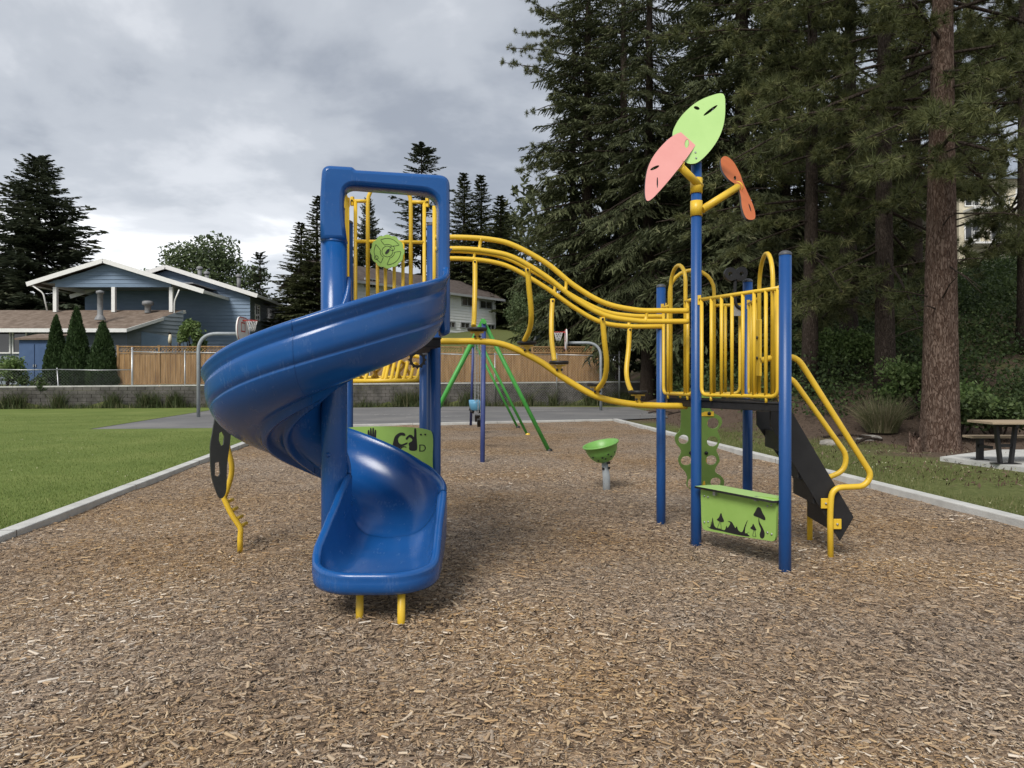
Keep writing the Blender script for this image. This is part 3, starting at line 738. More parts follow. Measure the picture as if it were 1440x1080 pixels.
# ---- leaf boards on the tall post
def c5(lst): return [(880 + a / 3, 120 + b / 3) for a, b in lst]
gl = c5([(408, 40), (417, 100), (412, 160), (395, 215), (365, 265), (325, 310), (290, 333), (250, 328), (215, 280), (195, 215), (210, 168), (240, 125), (290, 80), (345, 52)])
Mg = frame(at(981, 185, 6.5), (1, 0.12, 0), (0.05, -0.93, 0.38))
def leaf(name, outline, holes, M, mat, label):
    ol = smooth2([onplane(a, b, M) for a, b in outline], 4); hs = [[onplane(a, b, M) for a, b in h] for h in holes]
    o = plate('leaf_board', [ol] + hs, 0.018, M, mat, PS); o['label'] = label
    o.data.materials.append(MAT['black'])
    for p in o.data.polygons:           # black core shows on the cut edge
        n = p.normal
        if abs(n.dot(M.to_3x3().col[2])) < 0.5: p.material_index = 1
    return o
sl = lambda lst: c5(lst)
leaf('g', gl, [sl(ell(355, 110, 37, 6, -0.64)), sl(ell(297, 100, 13, 7, 0.35))], Mg, MAT['leafgreen'], 'light green leaf board at the top of the tall post')
Mp = frame(at(945, 233, 6.25), (1, 0.25, 0), (-0.25, -0.9, 0.42))
pk = c5([(313, 198), (305, 232), (268, 292), (200, 380), (140, 450), (103, 486), (84, 486), (79, 440), (87, 368), (110, 310), (150, 258), (200, 215), (260, 193), (300, 189)])
leaf('p', pk, [sl(ell(255, 250, 9, 18, 0.1)), sl(ell(120, 352, 21, 6, -0.45)), sl(ell(131, 414, 3, 23))], Mp, MAT['pink'], 'pink leaf board with an oval hole')
Mo = frame(at(1036, 265, 6.6), (0.45, -0.6, -0.75), (0.62, -0.72, -0.25))
og = c5([(400, 312), (420, 303), (450, 325), (478, 375), (492, 415), (530, 500), (543, 550), (535, 570), (505, 565), (487, 520), (481, 470), (468, 430), (430, 400), (405, 365), (398, 335)])
leaf('o', og, [sl(ell(457, 395, 5, 9)), sl(ell(520, 520, 2.5, 18, -0.3))], Mo, MAT['orange'], 'orange leaf board seen nearly edge on')
for a, b, y0, y1 in (((985, 263), (956, 234), 6.45, 6.3), ((987, 295), (1038, 263), 6.45, 6.58)):
    mb = MB(); p, q = at(*a, y0), at(*b, y1); mb.tube([p, q], 0.034, 12); arm = mb.build('leaf_arm', MAT['yellow'], PS)
    mb = MB(); mb.tube([Vector((Bpt.x, Bpt.y, p.z - 0.06)), Vector((Bpt.x, Bpt.y, p.z + 0.075))], 0.054, 16); mb.build('clamp', MAT['yellow'], arm)
    mb = MB(); mb.lathe([(0.05, 0), (0.05, 0.012)], None, 12, M=Matrix.Translation(q) @ (q - p).to_track_quat('Z', 'Y').to_matrix().to_4x4()); mb.build('flange', MAT['yellow'], arm)
for a in ((977, 216), (978, 224)):
    mb = MB(); c = Mg @ Vector((*onplane(*a, Mg), 0.009)); mb.lathe([(0.009, 0), (0.009, 0.006), (0.0005, 0.009)], None, 8, M=Matrix.Translation(c) @ Mg.to_3x3().to_4x4()); mb.build('bolt', MAT['galv'], PS)

# ---- mushroom counter panel between the two front posts
dAB = (Apt - Bpt).normalized(); nAB = Vector((dAB.y, -dAB.x, 0)); nAB = nAB if nAB.y < 0 else -nAB
Mm = frame(Bpt.lerp(Apt, 0.5) + Vector((0, 0, 0.4)) + nAB * 0.015, dAB, nAB)
def c7(lst): return [onplane(960 + a / 7.714, 650 + b / 7.714, Mm) for a, b in lst]
pn = plate('mushroom_panel', [c7([(205, 300), (330, 318), (700, 360), (1032, 390), (1028, 560), (1020, 800), (1012, 845), (985, 858), (600, 800), (255, 738), (228, 718), (215, 640)])], 0.02, Mm, MAT['panel'], PS)
Mk = Mm @ Matrix.Translation((0, 0, 0.0115))
def c7s(lst, n=4): return smooth2(c7(lst), n)
plate('print_grass', [c7s([(278, 690), (310, 706), (322, 640), (328, 690), (336, 600), (352, 680), (378, 712), (430, 728), (470, 735), (488, 690), (500, 712), (530, 660), (500, 640), (540, 645), (570, 690), (585, 715), (600, 695), (618, 740), (660, 755), (690, 680), (718, 628), (695, 700), (690, 770), (735, 758), (712, 775), (738, 805), (600, 785), (430, 745), (320, 722)], 3)], 0.002, Mk, MAT['black'], pn)
plate('print_mushroom', [c7s([(428, 550), (442, 590), (460, 640), (430, 648), (385, 625), (408, 595)])], 0.002, Mk, MAT['black'], pn)
plate('print_mushroom', [c7s([(838, 488), (858, 500), (880, 550), (908, 600), (900, 628), (840, 600), (782, 575), (800, 535), (820, 495)]), ], 0.002, Mk, MAT['black'], pn)
plate('print_mushroom', [c7s([(778, 668), (795, 700), (812, 735), (790, 738), (748, 715), (765, 695)])], 0.002, Mk, MAT['black'], pn)
plate('print_stalk', [c7s([(838, 600), (848, 650), (880, 710), (902, 770), (892, 820), (860, 820), (850, 780), (862, 730), (838, 660)])], 0.002, Mk, MAT['black'], pn)
for s_ in ([(415, 645), (388, 715), (432, 725), (425, 650)], [(785, 738), (772, 800), (808, 808), (795, 740)]):
    mb = MB(); mb.tube([Mk @ Vector((*p, 0)) for p in c7(s_)], 0.0022, 5); mb.build('print_stalk', MAT['black'], pn)
for a in ((250, 365), (288, 378), (250, 650), (290, 645), (935, 475), (978, 466), (935, 762), (980, 780)):
    mb = MB(); mb.lathe([(0.008, 0), (0.008, 0.005), (0.0005, 0.007)], None, 8, M=Mk @ Matrix.Translation((*c7([a])[0], 0))); mb.build('bolt', MAT['galv'], pn)
# the counter board on top of it
t0, t1 = c7([(205, 298)])[0], c7([(1038, 388)])[0]
q0, q1 = Mm @ Vector((*t0, 0.03)), Mm @ Vector((*t1, 0.03)); zt = (q0.z + q1.z) / 2
Mt = frame((q0 + q1) / 2 + Vector((0, 0, 0.0)), dAB, (0, 0, 1))
Lh = (q1 - q0).length / 2 + 0.012
sh = plate('counter_board', [[(-Lh, -0.035), (Lh, -0.035), (Lh, 0.12), (Lh - 0.05, 0.20), (-Lh + 0.05, 0.20), (-Lh, 0.12)]], 0.018, Mt, MAT['leafgreen'], PS)
sh.data.materials.append(MAT['black'])
for p in sh.data.polygons:
    if abs(p.normal.z) < 0.5: p.material_index = 1
for a in ((375, 335), (825, 395)):
    mb = MB(); c = Mm @ Vector((*c7([a])[0], 0.022)); mb.box(c, (0.03, 0.03, 0.035), rz=math.atan2(dAB.y, dAB.x)); mb.build('bracket', MAT['galv'], sh)

# ---- green pod climber behind the front post
Mc = frame(at(982, 630, 7.95), (1, 0.05, 0), (0.05, -1, -0.14))
def c6(lst): return [onplane(880 + a / 4.5, 480 + b / 4.5, Mc) for a, b in lst]
ol = smooth2(c6([(360, 400), (350, 470), (345, 555), (312, 600), (318, 645), (345, 680), (350, 705), (332, 745), (345, 790), (378, 830), (390, 865), (384, 900), (400, 925), (500, 930), (570, 935), (615, 918), (620, 880), (600, 850), (565, 825), (570, 795), (593, 755), (585, 720), (572, 690), (580, 670), (598, 620), (585, 580), (580, 560), (607, 520), (600, 480), (560, 455), (525, 420), (470, 400)]), 3)
hs = [c6(ell(551, 518, 38, 36)), c6(ell(548, 632, 36, 34)), c6(ell(365, 620, 33, 30)), c6(ell(540, 752, 36, 32)), c6(ell(382, 755, 36, 30)), c6(ell(568, 890, 34, 30)), c6(ell(412, 900, 22, 34))]
pc = plate('pod_climber', [ol] + hs, 0.02, Mc, MAT['climber'], PS)
for s_ in ([(505, 440), (500, 600), (498, 760), (492, 900), (490, 985)],):
    mb = MB(); mb.tube([at(880 + a / 4.5, 480 + b / 4.5, 8.02) for a, b in s_], 0.026, 10); mb.build('climber_pole', MAT['yellow'], pc)
for a in ((525, 455), (410, 705), (507, 705)):
    mb = MB(); mb.lathe([(0.02, 0), (0.02, 0.012), (0.0005, 0.016)], None, 10, M=Mc @ Matrix.Translation((*c6([a])[0], 0.01))); mb.build('bolt', MAT['black'], pc)
mb = MB(); mb.box(Mc @ Vector((*c6([(515, 460)])[0], -0.015)), (0.14, 0.06, 0.05)); mb.build('clamp', MAT['yellow'], pc)
mb = MB(); mb.box(at(1000, 560, 7.3), (0.2, 0.02, 0.12)); mb.build('climber_tab', MAT['panel'], PS)

# ---- toy binoculars on the rail
Mb = frame(at(1035, 386, 6.95), (1, 0.05, 0), (0.05, -1, 0))
def bi(lst): return [onplane(880 + a / 3, 120 + b / 3, Mb) for a, b in lst]
bn = plate('toy_binoculars', [smooth2(bi([(415, 790), (430, 770), (450, 772), (462, 780), (478, 768), (500, 770), (510, 790), (502, 818), (480, 826), (462, 820), (442, 826), (420, 815)]), 4), bi(ell(437, 797, 9, 9)), bi(ell(485, 797, 9, 9))], 0.05, Mb, MAT['black'], PS)
mb = MB(); mb.tube(spline([at(880 + a / 3, 120 + b / 3, 6.95) for a, b in ((462, 822), (460, 850), (460, 900), (468, 930), (490, 945))], 5), 0.016, 8); mb.build('binocular_stem', MAT['black'], bn)
mb = MB(); mb.box(at(1036, 437, 6.97), (0.07, 0.03, 0.1)); mb.build('bracket', MAT['galv'], bn)

# ---- black step ladder with yellow handrails on the right
def ladder_pt(px, py, y): return at(px, py, y)
for y, base in ((6.02, [(1083, 578), (1083, 598), (1171, 744), (1181, 760), (1200, 727), (1113, 579)]), (6.62, [(1064, 578), (1064, 597), (1152, 724), (1161, 738), (1181, 711), (1096, 579)])):
    pts = [at(a, b, y) for a, b in base]
    Ms = frame((pts[0].x, y, pts[0].z), (1, 0, 0), (0, -1, 0))
    plate('ladder_stringer', [[(p.x - pts[0].x, p.z - pts[0].z) for p in pts]], 0.022, Ms, MAT['black'], PS)
top, bot = at(1099, 592, 6.02), at(1186, 736, 6.02)
for k in range(4):
    t = (k + 0.55) / 4; c = top.lerp(bot, t)
    mb = MB(); mb.box((c.x + 0.05, 6.32, c.z), (0.17, 0.575, 0.03), rz=-0.1); mb.build('step', MAT['black'], PS, bevel=0.006)
    mb = MB(); mb.box((c.x - 0.025, 6.32, c.z - 0.075), (0.012, 0.575, 0.14), rz=-0.1); mb.build('riser', MAT['black'], PS)
def rail6(lst, y, r): 
    mb = MB(); mb.tube(rounded([at(a, b, y if not callable(y) else y(a)) for a, b in lst], 0.09, 6), r, 12); return mb.build('ladder_handrail', MAT['yellow'], PS)
rn = rail6([(1070, 507), (1085, 503), (1120, 500.5), (1226, 668), (1216, 684), (1170, 686), (1167.5, 720), (1168.5, 800)], 5.98, 0.0245)
rf = rail6([(1090, 529), (1113, 531), (1191, 640), (1187, 662), (1165, 672), (1141, 678), (1139, 700), (1139, 775)], 6.66, 0.0245)
for (px, py) in ((1161, 708), (1177, 737)):
    mb = MB(); c = at(px, py, 5.995); mb.box(c, (0.075, 0.012, 0.085)); ob = mb.build('rail_bracket', MAT['yellow'], rn, bevel=0.004)
    mb = MB(); mb.lathe([(0.009, 0), (0.009, 0.01), (0.0005, 0.013)], None, 8, M=Matrix.Translation(c + Vector((0, -0.006, 0))) @ Matrix.Rotation(R(90), 4, 'X')); mb.build('bolt', MAT['galv'], rn)

# ---- spiral slide
OX, OY = -1.275, 5.2
def lerpt(tab, x):
    if x <= tab[0][0]: return tab[0][1]
    for (a, b), (c, d) in zip(tab[:-1], tab[1:]):
        if x <= c:
            t = (x - a) / (c - a); t = t * t * (3 - 2 * t) if False else t
            return b + (d - b) * t
    return tab[-1][1]
def slide_profile(Ri, Ro, fl_, H, Hi, lift, ridge, th=0.028):
    fl_ = fl_
    out_ = []
    r0 = 0.026 * min(1, (Ro - Ri) / 0.4)
    v = min(0.30, H); e_ = min(0.29, (Ro - Ri) * 0.38); vi = min(0.22, Hi); ei = min(0.17, (Ro - Ri) * 0.25)
    fz = lambda h: fl_ + h * (1 - lift) + lift * H
    # outer rim roll, from outside-under round to the inside
    out_.append((Ro + 0.012, fl_ + H - 0.055)); 
    for a in (-50, -15, 20, 55, 90, 125, 160): out_.append((Ro + r0 * math.cos(R(a)) + 0.004, fl_ + H - 0.014 + r0 * math.sin(R(a)) * 1.0))
    ro = Ro - 0.022
    for k in range(0, 11):
        a = R(k * 9); out_.append((ro - 0.01 - e_ * (1 - math.cos(a)), fz(v * (1 - math.sin(a)))))
    ri = Ri + 0.02
    rm0 = ro - 0.01 - e_; rm1 = ri + ei
    for k in range(1, 4):
        t = k / 4; out_.append((rm0 + (rm1 - rm0) * t, fz(-0.012 * math.sin(math.pi * t) * (1 - lift))))
    for k in range(8, -1, -1):
        a = R(k * 90 / 8); out_.append((ri + ei * (1 - math.cos(a)), fz(vi * (1 - math.sin(a)))))
    for a in (20, 55, 90, 125, 160, 195): out_.append((Ri + r0 * 0.8 * math.cos(R(a)), fl_ + Hi - 0.012 + r0 * math.sin(R(a))))
    # hull outside
    b0 = fl_ - th - 0.03 * lift
    for k in range(0, 9):
        a = R(k * 90 / 8); out_.append((Ri - 0.012 + (ei + 0.02) * (1 - math.cos(a)), b0 + (vi + 0.0) * (1 - math.sin(a)) * (1 - lift)))
    h0, h1 = Ri + ei + 0.01, Ro - e_ - 0.01
    w = h1 - h0
    for t, dz in ((0.10, 0), (0.12, 1), (0.24, 1.0), (0.27, 0), (0.62, 0), (0.64, 1), (0.76, 1.0), (0.79, 0), (0.95, 0)):
        out_.append((h0 + w * t, b0 - 0.05 * dz * ridge))
    # outside wall, with two narrow grooves
    top = fl_ + H - 0.055; hh = max(top - b0, 0.02); vv = min(v + th * 0.4, hh); E = e_ + 0.012; Rw = Ro + 0.008
    def rout(h):
        q = (vv - (h - b0)) / vv
        return Rw if q <= 0 else Rw - E * (1 - math.sqrt(max(0, 1 - q * q)))
    g2, g1 = b0 + hh * 0.50, top - min(0.035, hh * 0.12); gd = 0.011 * min(1, hh / 0.35); gw = min(0.011, hh * 0.03)
    for k in range(13):
        a = R(k * 90 / 12); h = b0 + (g2 - 2.2 * gw - b0) * (1 - math.cos(a)); out_.append((rout(h), h))
    for q, dr in ((-1.4, 0), (-0.5, gd), (0.5, gd), (1.4, 0)): out_.append((rout(g2 + q * gw) - dr, g2 + q * gw))
    for t in (0.3, 0.6, 0.88):
        h = g2 + 1.4 * gw + (g1 - g2 - 3 * gw) * t; out_.append((rout(h), h))
    for q, dr in ((-1.4, 0), (-0.5, gd), (0.5, gd), (1.4, 0.002)): out_.append((rout(g1 + q * gw) - dr, g1 + q * gw))
    return out_
stations = []
FLOOR = [(0, 1.775), (60, 1.56), (120, 1.325), (180, 1.085), (235, 0.865), (280, 0.68), (325, 0.50), (350, 0.405), (370, 0.345)]
HT = [(0, 0.60), (7, 0.525), (16, 0.49), (62, 0.475), (100, 0.43), (150, 0.395), (200, 0.395), (240, 0.385), (280, 0.36), (325, 0.31), (370, 0.32)]
RO = [(0, 0.785), (45, 0.84), (80, 0.85), (220, 0.85), (300, 0.80), (370, 0.775)]
prof = []
TH0 = 12.0
for k in range(3):      # straight entry from the platform
    d = 0.45 * (1 - k / 3)
    th = R(TH0); o_ = (OX - math.sin(th) * 0 + d * 0.2 * 0, OY)
    pr = slide_profile(0.10, 0.785, 1.775 + 0.01 * (3 - k), 0.47, 0.42, 0, 0)
    prof.append([(OX + r * math.cos(th) - d * math.sin(th), OY + r * math.sin(th) + d * math.cos(th), h) for r, h in pr])
NS = 96
for k in range(NS + 1):
    ph = (360 + TH0) * k / NS; th = R(TH0 - ph)
    ridge = sst(60, 110, ph) * (1 - sst(255, 290, ph))
    pr = slide_profile(0.10, lerpt(RO, ph), lerpt(FLOOR, ph), lerpt(HT, ph), 0.42 if ph < 330 else 0.42 + 0.02 * (ph - 330) / 40, 0, ridge)
    prof.append([(OX + r * math.cos(th), OY + r * math.sin(th), h) for r, h in pr])
npf = len(prof[0])
mb = MB(); vs = [p for s_ in prof for p in s_]
fs = [(i * npf + k, i * npf + (k + 1) % npf, (i + 1) * npf + (k + 1) % npf, (i + 1) * npf + k) for i in range(len(prof) - 1) for k in range(npf)]
mb.add(vs, fs, True); b0 = (len(prof) - 1) * npf
mb.f += [list(range(npf))[::-1]]; mb.sm += [False]
# run-out pan: rings offset inward and outward from its rounded outline
YE = 4.27; rc = 0.29
side_y = [5.21 - (5.21 - (YE + rc)) * k / 16 for k in range(17)]
def Li(y): return OX + lerpt([(4.28, 0.035), (4.55, 0.035), (4.8, 0.07), (5.0, 0.08), (5.2, 0.082)], y)
def Rj(y): return OX + lerpt([(4.28, 0.815), (4.6, 0.812), (4.9, 0.803), (5.2, 0.798)], y)
olp = [Vector((Li(y), y)) for y in side_y]
xl, xr = Li(YE + rc), Rj(YE + rc)
for k in range(1, 9): a = R(90 * k / 9); olp.append(Vector((xl + rc * (1 - math.cos(a)), YE + rc - rc * math.sin(a))))
nfr = 10
for k in range(nfr + 1): olp.append(Vector((xl + rc + (xr - xl - 2 * rc) * k / nfr, YE)))
for k in range(8, 0, -1): a = R(90 * k / 9); olp.append(Vector((xr - rc * (1 - math.cos(a)), YE + rc - rc * math.sin(a))))
olp += [Vector((Rj(y), y)) for y in side_y[::-1]]
nO = len(olp); FY = [(4.28, 0.225), (4.7, 0.232), (4.9, 0.255), (5.05, 0.29), (5.2, 0.345)]
rings = []
for i, p in enumerate(olp):
    t = olp[min(i + 1, nO - 1)] - olp[max(i - 1, 0)]; t.normalize(); nin = Vector((-t.y, t.x))
    if nin.dot(Vector((OX + 0.43, 5.0)) - p) < 0: nin = -nin
    right = i > nO / 2; fr = min(i, nO - 1 - i) / (nO / 2)
    H_ = lerpt([(4.27, 0.085), (4.48, 0.10), (4.62, 0.17), (4.8, 0.24), (5.2, 0.32)], p.y) if right else lerpt([(4.27, 0.085), (4.46, 0.11), (4.56, 0.19), (4.75, 0.33), (4.95, 0.42), (5.2, 0.44)], p.y)
    e_ = lerpt([(4.27, 0.16), (4.6, 0.17), (5.2, 0.2565)], p.y) if right else lerpt([(4.27, 0.16), (4.6, 0.16), (5.2, 0.165)], p.y)
    v = min(H_, 0.30 if right else 0.22); f0 = lerpt(FY, p.y); r0 = 0.028
    pf = []
    pf.append((0.10, f0 - 0.05)); pf.append((0.05, f0 - 0.048)); pf.append((0.015, f0 - 0.035))
    pf += [(-0.004, f0 - 0.012), (-0.008, f0 + (H_ - 0.06) * 0.5), (-0.010, f0 + H_ - 0.05)]
    for a in (215, 180, 145, 110, 75, 40, 5): pf.append((0.018 + r0 * math.cos(R(a)), f0 + H_ - 0.018 + r0 * math.sin(R(a))))
    for k in range(0, 10):
        a = R(k * 10); q = e_ * (1 - math.cos(a)) + (0.046 + (0.009 if right else -0.008) * sst(4.8, 5.2, p.y)); pf.append((q, f0 + min(v, H_ - 0.02) * (1 - math.sin(a))))
    rings.append([(p.x + nin.x * d, p.y + nin.y * d, h) for d, h in pf])
b0 = len(mb.v); m_ = len(rings[0]); mb.v += [Vector(q) for r_ in rings for q in r_]
for i in range(nO - 1):
    for k in range(m_ - 1): mb.f.append([b0 + i * m_ + k, b0 + i * m_ + k + 1, b0 + (i + 1) * m_ + k + 1, b0 + (i + 1) * m_ + k]); mb.sm.append(True)
h_ = nO // 2
nf = 7                       # pan floor, slightly dished, and its underside
rows = []
for i in range(26):
    L_, R_ = b0 + i * m_ + m_ - 1, b0 + (nO - 1 - i) * m_ + m_ - 1; row = [L_]
    for k in range(1, nf):
        t = k / nf; q = mb.v[L_].lerp(mb.v[R_], t) - Vector((0, 0, 0.012 * math.sin(math.pi * t) * min(1, (25 - i) / 8))); mb.v.append(q); row.append(len(mb.v) - 1)
    rows.append(row + [R_])
for r0_, r1_ in zip(rows[:-1], rows[1:]):
    for k in range(nf): mb.f.append([r0_[k], r0_[k + 1], r1_[k + 1], r1_[k]]); mb.sm.append(True)
for i in range(25):
    j = nO - 1 - i; mb.f.append([b0 + i * m_, b0 + (i + 1) * m_, b0 + (j - 1) * m_, b0 + j * m_]); mb.sm.append(True)
SL = mb.build('spiral_slide', MAT['slide'], PS)
for ks in (27, 62):
    ring = [Vector(q) for q in prof[3 + ks][:8] + prof[3 + ks][30:]]
    m2 = MB(); m2.tube(ring, 0.0035, 5); m2.build('section_seam', MAT['slide'], SL)
mb = MB(); mb.tube([(OX, OY, -0.2), (OX, OY, 0.8), (OX, OY, 1.6), (OX, OY, 2.452)], 0.092, 28); mb.build('slide_column', MAT['slide'], SL)
mb = MB(); mb.lathe([(0.09, 2.440), (0.0955, 2.444), (0.0955, 2.458), (0.09, 2.462)], (OX, OY, 0), 28); mb.build('column_seam', MAT['slide'], SL)
for z in (0.935,):
    mb = MB(); mb.lathe([(0.018, 0), (0.016, 0.01), (0.0005, 0.013)], None, 12, M=Matrix.Translation((OX - 0.02, OY - 0.09, z)) @ Matrix.Rotation(R(90), 4, 'X')); mb.build('bolt', MAT['slide'], SL)
# hood
th = R(TH0); ud = Vector((math.cos(th), math.sin(th), 0)); nd = Vector((math.sin(th), -math.cos(th), 0))
Mh = frame((OX, OY, 0), ud, nd)
def rpoly(pts, rad, n=6):
    o_ = []
    for i, p in enumerate(pts):
        a, b_, c = Vector(pts[i - 1][:2]), Vector(p[:2]), Vector(pts[(i + 1) % len(pts)][:2]); r_ = p[2] if len(p) > 2 else rad
        u, w = a - b_, c - b_; q = min(r_, u.length * .45, w.length * .45)
        if q < 1e-4: o_.append((b_.x, b_.y)); continue
        s0, e0_ = b_ + u.normalized() * q, b_ + w.normalized() * q
        for k in range(n + 1):
            t = k / n; z_ = s0 * (1 - t) ** 2 + b_ * 2 * t * (1 - t) + e0_ * t * t; o_.append((z_.x, z_.y))
    return o_
ho = rpoly([(-0.092, 2.452, 0), (-0.094, 2.74, .2), (-0.078, 2.975, .06), (0.13, 2.975, .02), (0.15, 2.955, .02), (0.822, 2.955, .08), (0.826, 1.80, .10), (0.76, 1.78, .03), (0.735, 2.0, .1), (0.745, 2.828, .13), (0.075, 2.845, .11), (0.066, 2.66, .1), (0.092, 2.452, 0)], 0.05)
ho_old = [(-0.092, 2.452), (-0.098, 2.75), (-0.09, 2.98), (-0.06, 3.03), (0.13, 3.03), (0.16, 3.005), (0.50, 3.0), (0.56, 3.03), (0.80, 3.03), (0.865, 3.01), (0.885, 2.95), (0.885, 2.6), (0.88, 2.2), (0.86, 1.95), (0.80, 1.80), (0.765, 1.85), (0.78, 2.2), (0.79, 2.45), (0.785, 2.74), (0.75, 2.815), (0.68, 2.845), (0.40, 2.855), (0.17, 2.86), (0.10, 2.835), (0.075, 2.77), (0.075, 2.65), (0.092, 2.452)]
plate('slide_hood', [ho], 0.15, Mh, MAT['slide'], SL, bevel=0.03)
hd = [o for o in SL.children if o.name.startswith('slide_hood')][0]
for p in hd.data.polygons: p.use_smooth = True
mb = MB()
for s0, zz_ in ((0.88, 2.42),): mb.box(Mh @ Vector((0.7885, zz_, 0)), (0.104, 0.153, 0.007), rz=th)
mb.build('hood_seam', MAT['slide'], SL)
for (px, py) in ((504, 872), (563, 879)):
    b = at(px, py, 1479 / (py - 537)); mb = MB(); mb.tube([(b.x, b.y + 0.02, -0.15), (b.x, b.y + 0.04, 0.21)], 0.024, 12); mb.build('slide_leg', MAT['yellow'], SL)
# little twig lying in the slide
# ---- sign language panel under the high platform
Msg = frame(FL.lerp(P1, 0.5) + Vector((0.02, -0.05, 0.78)), (P1 - FL), (0.1, -1, 0))
w_, h_ = 0.37, 0.26
sg = plate('sign_language_panel', [smooth2([(-w_, -h_), (0, -h_), (w_ - .04, -h_), (w_, -h_ + .04), (w_, 0), (w_, h_ - 0.05), (w_ - .05, h_), (0.15, h_ + 0.022), (-0.1, h_ + 0.03), (-w_ + 0.03, h_ + 0.02), (-w_, h_ - 0.03)], 4)], 0.02, Msg, MAT['panel'], PS)
Mk2 = Msg @ Matrix.Translation((0, 0, 0.0115))
def handp(lst, cx_, cy_, s_): return [smooth2([(cx_ + a * s_, cy_ + b * s_) for a, b in lst], 3)]
D_ = [(-.35, -1), (.35, -1), (.38, -.2), (.34, .3), (.3, 1.1), (.12, 1.15), (.08, .35), (-.1, .5), (-.4, .55), (-.75, .2), (-.6, .05), (-.4, .3), (-.1, .1), (-.15, -.1), (-.45, -.3), (-.4, -.6)]
C_ = [(-.6, -1), (0, -1), (.1, -.5), (.7, -.2), (.75, 0), (.2, -.2), (-.1, 0), (-.15, .4), (.15, .7), (.55, .65), (.5, .9), (.1, 1), (-.4, .7), (-.6, .2), (-.7, -.4)]
B_ = [(-.35, -1), (.35, -1), (.4, 0), (.42, .9), (.28, .92), (.24, .3), (.2, 1.1), (.06, 1.12), (.02, .35), (-.04, 1.1), (-.18, 1.08), (-.2, .35), (-.26, .9), (-.4, .88), (-.42, 0)]
for lst, px, py in ((B_, 523, 618), (C_, 562, 622), (D_, 581, 619)):
    c = onplane(px, py, Msg); plate('print_hand', handp(lst, c[0], c[1], 0.085), 0.002, Mk2, MAT['black'], sg)
for ch, px, py in (('B', 536, 634), ('C', 567, 633), ('D', 594, 630.5)):
    c = onplane(px, py, Msg); text('print_letter', ch, 0.088, Mk2 @ Matrix.Translation((c[0], c[1], 0)), MAT['black'], sg, 0.001)
for px, py in ((592, 611), (598, 611)):
    c = onplane(px, py, Msg); mb = MB(); mb.lathe([(0.008, 0), (0.008, 0.005), (0.0005, 0.007)], None, 8, M=Mk2 @ Matrix.Translation((*c, 0))); mb.build('bolt', MAT['black'], sg)

# ---- loop ladder running back from the high platform, with its gear disc
yl0, yl1 = 8.0, 8.9
mb = MB()
mb.tube([at(478, 536, 8.0), at(602, 535, 8.0)], 0.024, 10)
LL = mb.build('loop_ladder', MAT['yellow'], PS)
mb = MB(); mb.tube([at(470, 531, 8.7), at(600, 531, 8.7)], 0.022, 10); mb.build('far_rail', MAT['yellow'], LL)
mb = MB(); mb.tube(rounded([at(478, 513, 8.3), at(510, 508, 8.3), at(558, 496, 8.3), at(600, 504, 8.3), at(606, 515, 8.3)], 0.1), 0.022, 10); mb.build('top_rail', MAT['yellow'], LL)
for a, b, c in ((494, 499, 505), (513, 520, 528), (530, 544, 520), (548, 556, 534), (552, 563, 576), (565, 574, 552), (572, 583, 598), (580, 592, 606), (540, 548, 560)):
    mb = MB(); mb.tube(rounded([at(a, 535, 8.0), at(b - 6, 533, 8.0), at(b, 503 + abs(558 - b) * 0.18, 8.3), at(c + 3, 531, 8.7)], 0.12), 0.019, 8); mb.build('rung', MAT['yellow'], LL)
Mgd = frame(at(587, 506, 7.86), (1, 0, 0), (0, -1, 0))
gear = []
for k in range(36):
    a = 2 * math.pi * k / 36; r_ = 0.085 if k % 3 else 0.105; gear.append((r_ * math.cos(a), r_ * math.sin(a)))
gd = plate('gear_disc', [gear, ell(0, 0, 0.06, 0.06)], 0.02, Mgd, MAT['black'], PS)
# ---- black wave climber on the left with yellow poles
Mw = frame(at(311, 650, 6.05), (0.82, 0.57, 0), (0.57, -0.82, 0.12))
def wv(lst): return [onplane(280 + a * 200 / 771, 400 + b * 280 / 1080, Mw) for a, b in lst]
def c3_(lst): return [onplane(280 + a * 380 / 954, 460 + b * 430 / 1080, Mw) for a, b in lst]
wc = plate('wave_climber', [smooth2(c3_([(62, 300), (45, 380), (38, 430), (42, 520), (55, 570), (70, 603), (85, 600), (95, 570), (97, 490), (108, 405), (112, 330), (95, 300)]), 3), c3_([(70, 375), (80, 368), (88, 385), (85, 415), (76, 420), (68, 400)]), c3_([(55, 480), (70, 475), (73, 515), (68, 528), (54, 525)])], 0.03, Mw, MAT['blackboard'], PS)
for dy in (0.0, 0.16):
    mb = MB(); mb.tube(rounded([at(280 + a * 380 / 954, 460 + b * 430 / 1080, 6.28 + dy) for a, b in ((95, 360), (100, 430), (115, 480), (115, 520), (97, 580), (86, 602), (112, 660), (148, 712), (144, 740), (144, 800))], 0.06), 0.024, 10)
    mb.build('climber_pole', MAT['yellow'], wc)
for k, (a, b) in enumerate(((92, 620), (108, 650), (126, 680), (142, 705))):
    p = at(280 + a * 380 / 954, 460 + b * 430 / 1080, 6.28); mb = MB(); mb.tube([p, p + Vector((0, 0.16, 0))], 0.018, 8); mb.build('rung', MAT['yellow'], wc)

# twig in the slide
mb = MB(); mb.tube([(-0.815, 4.50, 0.236), (-0.805, 4.44, 0.238), (-0.79, 4.37, 0.25)], [0.004, 0.005, 0.002], 5)
tag(mb.build('twig', MAT['rock']), 'small dry twig lying in the bottom of the blue slide', 'twig')

